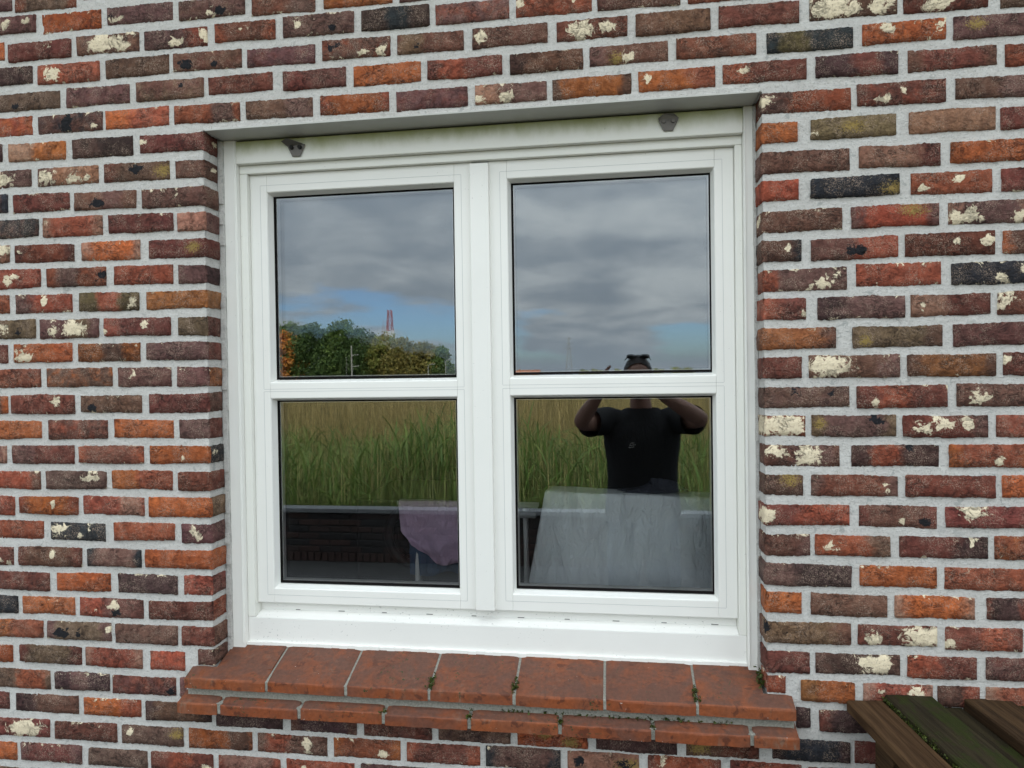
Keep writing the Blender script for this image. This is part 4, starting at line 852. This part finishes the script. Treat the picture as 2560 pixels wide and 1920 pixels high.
r_ = MB(); r_.v = [(hx-7.4, hy-4.5, 1.8), (hx+6, hy-4.5, 1.8), (hx+6, hy+4.5, 1.8), (hx-7.4, hy+4.5, 1.8), (hx-7.4, hy, 3.7), (hx+6, hy, 3.7)]; r_.f = [(0, 1, 5, 4), (2, 3, 4, 5), (1, 2, 5), (3, 0, 4), (3, 2, 1, 0)]
ro = r_.obj('roof', plain('orange_tiles', (0.46, 0.155, 0.055), 0.8, var=0.25, scale=0.8), hs); MB().box(hx-3.4, hx-2.8, hy-0.35, hy+0.35, 2.4, 4.2).obj('chimney', plain('chimney_brick', (0.40, 0.30, 0.22), 0.9), ro)

# ================================================================== the photographer
PX, PY = 0.155, -1.955
per = empty('person', (PX, PY, 0.0), 'person in black T-shirt and dark jeans holding up a phone, sunglasses on the head', 'person')
M_SKIN = plain('skin', (0.36, 0.20, 0.15), 0.55, var=0.06, scale=20); M_SHIRT = fabric('black_tshirt', (0.013, 0.013, 0.015)); M_JEANS = fabric('dark_jeans', (0.035, 0.05, 0.085)); M_HAIR = plain('dark_hair', (0.018, 0.013, 0.010), 0.5, var=0.4, scale=200, bmp=0.8, bd=0.004)
EL, ER = (-0.165, -1.715, 1.470), (0.440, -1.705, 1.485); WL, WR = (-0.062, -1.605, 1.620), (0.222, -1.605, 1.620); SL, SR = (-0.030, -1.940, 1.465), (0.335, -1.940, 1.470)
# one continuous skin: pelvis, trunk, neck, arms, palms, fingers and legs
sv = []; se_ = []; srad = []
def J(p, r, par=None):
    sv.append(tuple(p)); srad.append(r if isinstance(r, tuple) else (r, r)); k = len(sv)-1
    if par is not None: se_.append((par, k))
    return k
pel = J((PX, PY, 0.95), (0.15, 0.11)); wa_ = J((PX, PY, 1.14), (0.14, 0.10), pel); chs = J((PX, PY, 1.33), (0.15, 0.11), wa_); nb_ = J((PX, PY+0.01, 1.485), (0.075, 0.07), chs); nk = J((PX-0.006, PY+0.03, 1.56), (0.058, 0.058), nb_); J((PX-0.012, PY+0.05, 1.63), (0.060, 0.066), nk)
def lerp(a, b, t): return tuple(np.array(a)*(1-t)+np.array(b)*t)
for S0, E0, W0, hnd in ((SL, EL, WL, 1), (SR, ER, WR, -1)):
    s = J(S0, 0.058, chs); m1 = J(lerp(S0, E0, 0.5), 0.050, s); e_ = J(E0, 0.042, m1); m2 = J(lerp(E0, W0, 0.35), 0.044, e_); w_ = J(W0, (0.026, 0.024), m2)
    out = Vector((hnd, 0, 0)); ctr = Vector(W0)+Vector((0.012*hnd, -0.006, 0.042)); pm = J(ctr, (0.034, 0.018), w_)
    for q in range(4):      # fingers wrap round the back of the phone, the first one stands up over its rim
        zq = ctr.z+0.036-0.019*q; ln = (0.074, 0.082, 0.077, 0.062)[q]; bx_ = ctr+Vector((hnd*0.012, 0.004, 0.034-0.019*q))
        if q == 0 and hnd == 1: f1, f2, f3 = bx_+Vector((0.006, 0.010, 0.028)), bx_+Vector((0.018, 0.018, 0.046)), bx_+Vector((0.034, 0.016, 0.062))
        else: f1, f2, f3 = bx_+Vector((hnd*ln*0.28, 0.024, 0.005)), bx_+Vector((hnd*ln*0.62, 0.030, 0.006)), bx_+Vector((hnd*ln*0.98, 0.026, 0.005))
        a_ = J(bx_, 0.0095, pm); b_ = J(f1, 0.0090, a_); c_ = J(f2, 0.0082, b_); J(f3, 0.0068, c_)
    t1 = J(ctr+Vector((-hnd*0.002, -0.020, 0.004)), 0.0125, pm); t2 = J(ctr+Vector((hnd*0.026, -0.030, 0.022)), 0.0105, t1); J(ctr+Vector((hnd*0.050, -0.028, 0.036)), 0.0085, t2)
for k in (-1, 1):
    hp = J((PX+k*0.095, PY, 0.88), (0.082, 0.085), pel); kn = J((PX+k*0.115, PY+0.02, 0.49), 0.056, hp); an = J((PX+k*0.125, PY-0.01, 0.09), 0.040, kn); J((PX+k*0.135, PY+0.13, 0.045), (0.040, 0.03), an)
me = bpy.data.meshes.new('body'); me.from_pydata(sv, se_, []); me.validate(); body = link('body', me, per, M_SKIN)
body.modifiers.new('skin', 'SKIN'); body.modifiers['skin'].use_smooth_shade = True
for i, r in enumerate(srad): me.skin_vertices[0].data[i].radius = r
me.skin_vertices[0].data[0].use_root = True
sb_ = body.modifiers.new('sub', 'SUBSURF'); sb_.levels = 1; sb_.render_levels = 2
# head
HX, HY, HZ = PX-0.020, PY+0.062, 1.692
def head_surface(th, ph, grow=0.0):
    s, c = math.sin(th), math.cos(th); x = s*math.sin(ph); y = s*math.cos(ph); z = c     # y is the way the face looks
    rx, ry, rz = 0.074, 0.096, 0.116
    w = 1-0.30*max(0, -z)**1.3
    X = x*rx*w; Y = y*ry*(1-0.16*max(0, -z)) + (0.012*max(0, -z) if y > 0 else -0.010*max(0, z)); Z = z*rz
    if y > 0:
        Y += 0.024*math.exp(-(X/0.013)**2-((Z+0.030)/0.020)**2)+0.010*math.exp(-(X/0.010)**2-((Z+0.008)/0.024)**2)
        Y += 0.006*math.exp(-(X/0.022)**2-((Z+0.070)/0.010)**2)+0.010*math.exp(-(X/0.022)**2-((Z+0.102)/0.016)**2)
        for e in (-1, 1): Y -= 0.010*math.exp(-((X-e*0.031)/0.015)**2-((Z-0.002)/0.011)**2)
        Y += 0.006*math.exp(-((abs(X)-0.030)/0.022)**2-((Z-0.022)/0.008)**2)
    g = 1+grow; return (HX+X*g, HY+Y*g, HZ+Z*g)
hd = MB(); nt_, np_ = 40, 48
for i in range(nt_+1):
    for j in range(np_): hd.v.append(head_surface(PI*i/nt_, 2*PI*j/np_))
for i in range(nt_):
    for j in range(np_): hd.f.append((i*np_+j, i*np_+(j+1) % np_, (i+1)*np_+(j+1) % np_, (i+1)*np_+j))
for e in (-1, 1):
    hd.tube([(HX+e*0.070, HY-0.012, HZ-0.032), (HX+e*0.083, HY-0.016, HZ-0.012), (HX+e*0.087, HY-0.018, HZ+0.008), (HX+e*0.077, HY-0.008, HZ+0.022)], [(0.006, 0.010), (0.007, 0.015), (0.007, 0.016), (0.005, 0.009)], 8)
hd.obj('head', M_SKIN, per, smooth=True)
for e in (-1, 1):
    ey = MB().tube([(HX+e*0.031, HY+0.070, HZ+0.002), (HX+e*0.031, HY+0.0815, HZ+0.002), (HX+e*0.031, HY+0.0845, HZ+0.002)], [0.012, 0.0105, 0.004], 12); ey.obj('eye', plain('eye', (0.25, 0.2, 0.17), 0.2), per, smooth=True)
    MB().bar((HX+e*0.014, HY+0.094, HZ+0.021), (HX+e*0.046, HY+0.084, HZ+0.022), 0.006, 0.008).obj('eyebrow', M_HAIR, per, bevel=0.002)
MB().tube([(HX-0.024, HY+0.084, HZ-0.068), (HX, HY+0.093, HZ-0.069), (HX+0.024, HY+0.084, HZ-0.068)], [0.003, 0.006, 0.003], 8).obj('mouth', plain('lips', (0.36, 0.14, 0.11), 0.5), per, smooth=True)
hr = MB(); V_ = []
for i in range(21):
    for j in range(np_):
        ph = 2*PI*j/np_; front = max(0, math.cos(ph)); lim = 0.86+1.2*(1-front**0.5)
        V_.append(head_surface(min(lim, 2.0)*i/20, ph, 0.055+0.012*rng.random()))
hr.v = V_
for i in range(20):
    for j in range(np_): hr.f.append((i*np_+j, i*np_+(j+1) % np_, (i+1)*np_+(j+1) % np_, (i+1)*np_+j))
ho = hr.obj('hair', M_HAIR, per, smooth=True)
sg = MB()
for e in (-1, 1):
    sg.tube([(HX+e*0.034, HY+0.030, HZ+0.116), (HX+e*0.034, HY+0.048, HZ+0.110)], [(0.026, 0.011)]*2, 16, ref=(1, 0, 0)); sg.bar((HX+e*0.058, HY+0.040, HZ+0.106), (HX+e*0.068, HY+0.005, HZ+0.094), 0.003, 0.004)
sg.bar((HX-0.010, HY+0.044, HZ+0.117), (HX+0.010, HY+0.044, HZ+0.117), 0.005)
tag(sg.obj('sunglasses', plain('black_lens', (0.01, 0.01, 0.01), 0.15)), 'black sunglasses pushed up on the hair of the person', 'sunglasses')
# clothes
sh = MB(); prof = [(0.965, 0.200, 0.128), (1.03, 0.197, 0.126), (1.13, 0.183, 0.120), (1.24, 0.186, 0.124), (1.34, 0.200, 0.130), (1.42, 0.206, 0.124), (1.475, 0.186, 0.104), (1.515, 0.118, 0.084), (1.535, 0.082, 0.072)]
sh.tube([(PX, PY+(0.012 if z > 1.5 else 0), z) for z, a, b in prof], [(a, b) for z, a, b in prof], 32, caps=False, ref=(1, 0, 0))
for S0, E0 in ((SL, EL), (SR, ER)):
    inn = lerp(S0, (PX, PY, 1.42), 0.35); sh.tube([inn, S0, lerp(S0, E0, 0.35), lerp(S0, E0, 0.66)], [0.075, 0.078, 0.073, 0.076], 18, caps=False)
so2 = sh.obj('tshirt', M_SHIRT, per, smooth=True)
lg = MB()      # the small print on the shirt's chest
for dx, dz, L_ in ((0, 0, 0.030), (0.004, 0.012, 0.034), (0.010, 0.022, 0.020)): lg.bar((PX-0.075+dx, PY+0.1275, 1.335+dz), (PX-0.075+dx+L_, PY+0.1275, 1.338+dz), 0.0015, 0.004)
lg.obj('chest_print', plain('pale_print', (0.45, 0.45, 0.43), 0.8), so2)
jn = MB(); jn.tube([(PX, PY, 0.84), (PX, PY, 0.93), (PX, PY, 1.03)], [(0.185, 0.125), (0.182, 0.122), (0.165, 0.112)], 28, caps=False, ref=(1, 0, 0))
for k in (-1, 1): jn.tube([(PX+k*0.075, PY, 0.93), (PX+k*0.095, PY, 0.80), (PX+k*0.115, PY+0.02, 0.50), (PX+k*0.125, PY, 0.12)], [0.105, 0.098, 0.074, 0.068], 20, caps=False)
jn.obj('jeans', M_JEANS, per, smooth=True)
for k in (-1, 1):
    x = PX+k*0.13; MB().tube([(x, PY-0.09, 0.055), (x, PY-0.02, 0.06), (x, PY+0.08, 0.045), (x, PY+0.165, 0.03)], [(0.036, 0.045), (0.044, 0.055), (0.047, 0.04), (0.034, 0.024)], 14, ref=(1, 0, 0)).obj('shoe', plain('shoe_leather', (0.03, 0.03, 0.03), 0.6), per, smooth=True)
ph_ = empty('phone', (0.070, -1.575, 1.685), 'dark phone held sideways in both hands of the person', 'phone')
MB().box(-0.012, 0.150, -1.5775, -1.5695, 1.6470, 1.7235).obj('body', plain('phone_glass', (0.015, 0.015, 0.017), 0.2), ph_, bevel=0.003)
for z in (1.665, 1.684, 1.703): MB().tube([(0.004, -1.5697, z), (0.004, -1.5675, z)], [0.0075, 0.0075], 16).obj('lens', M_DARK, ph_)
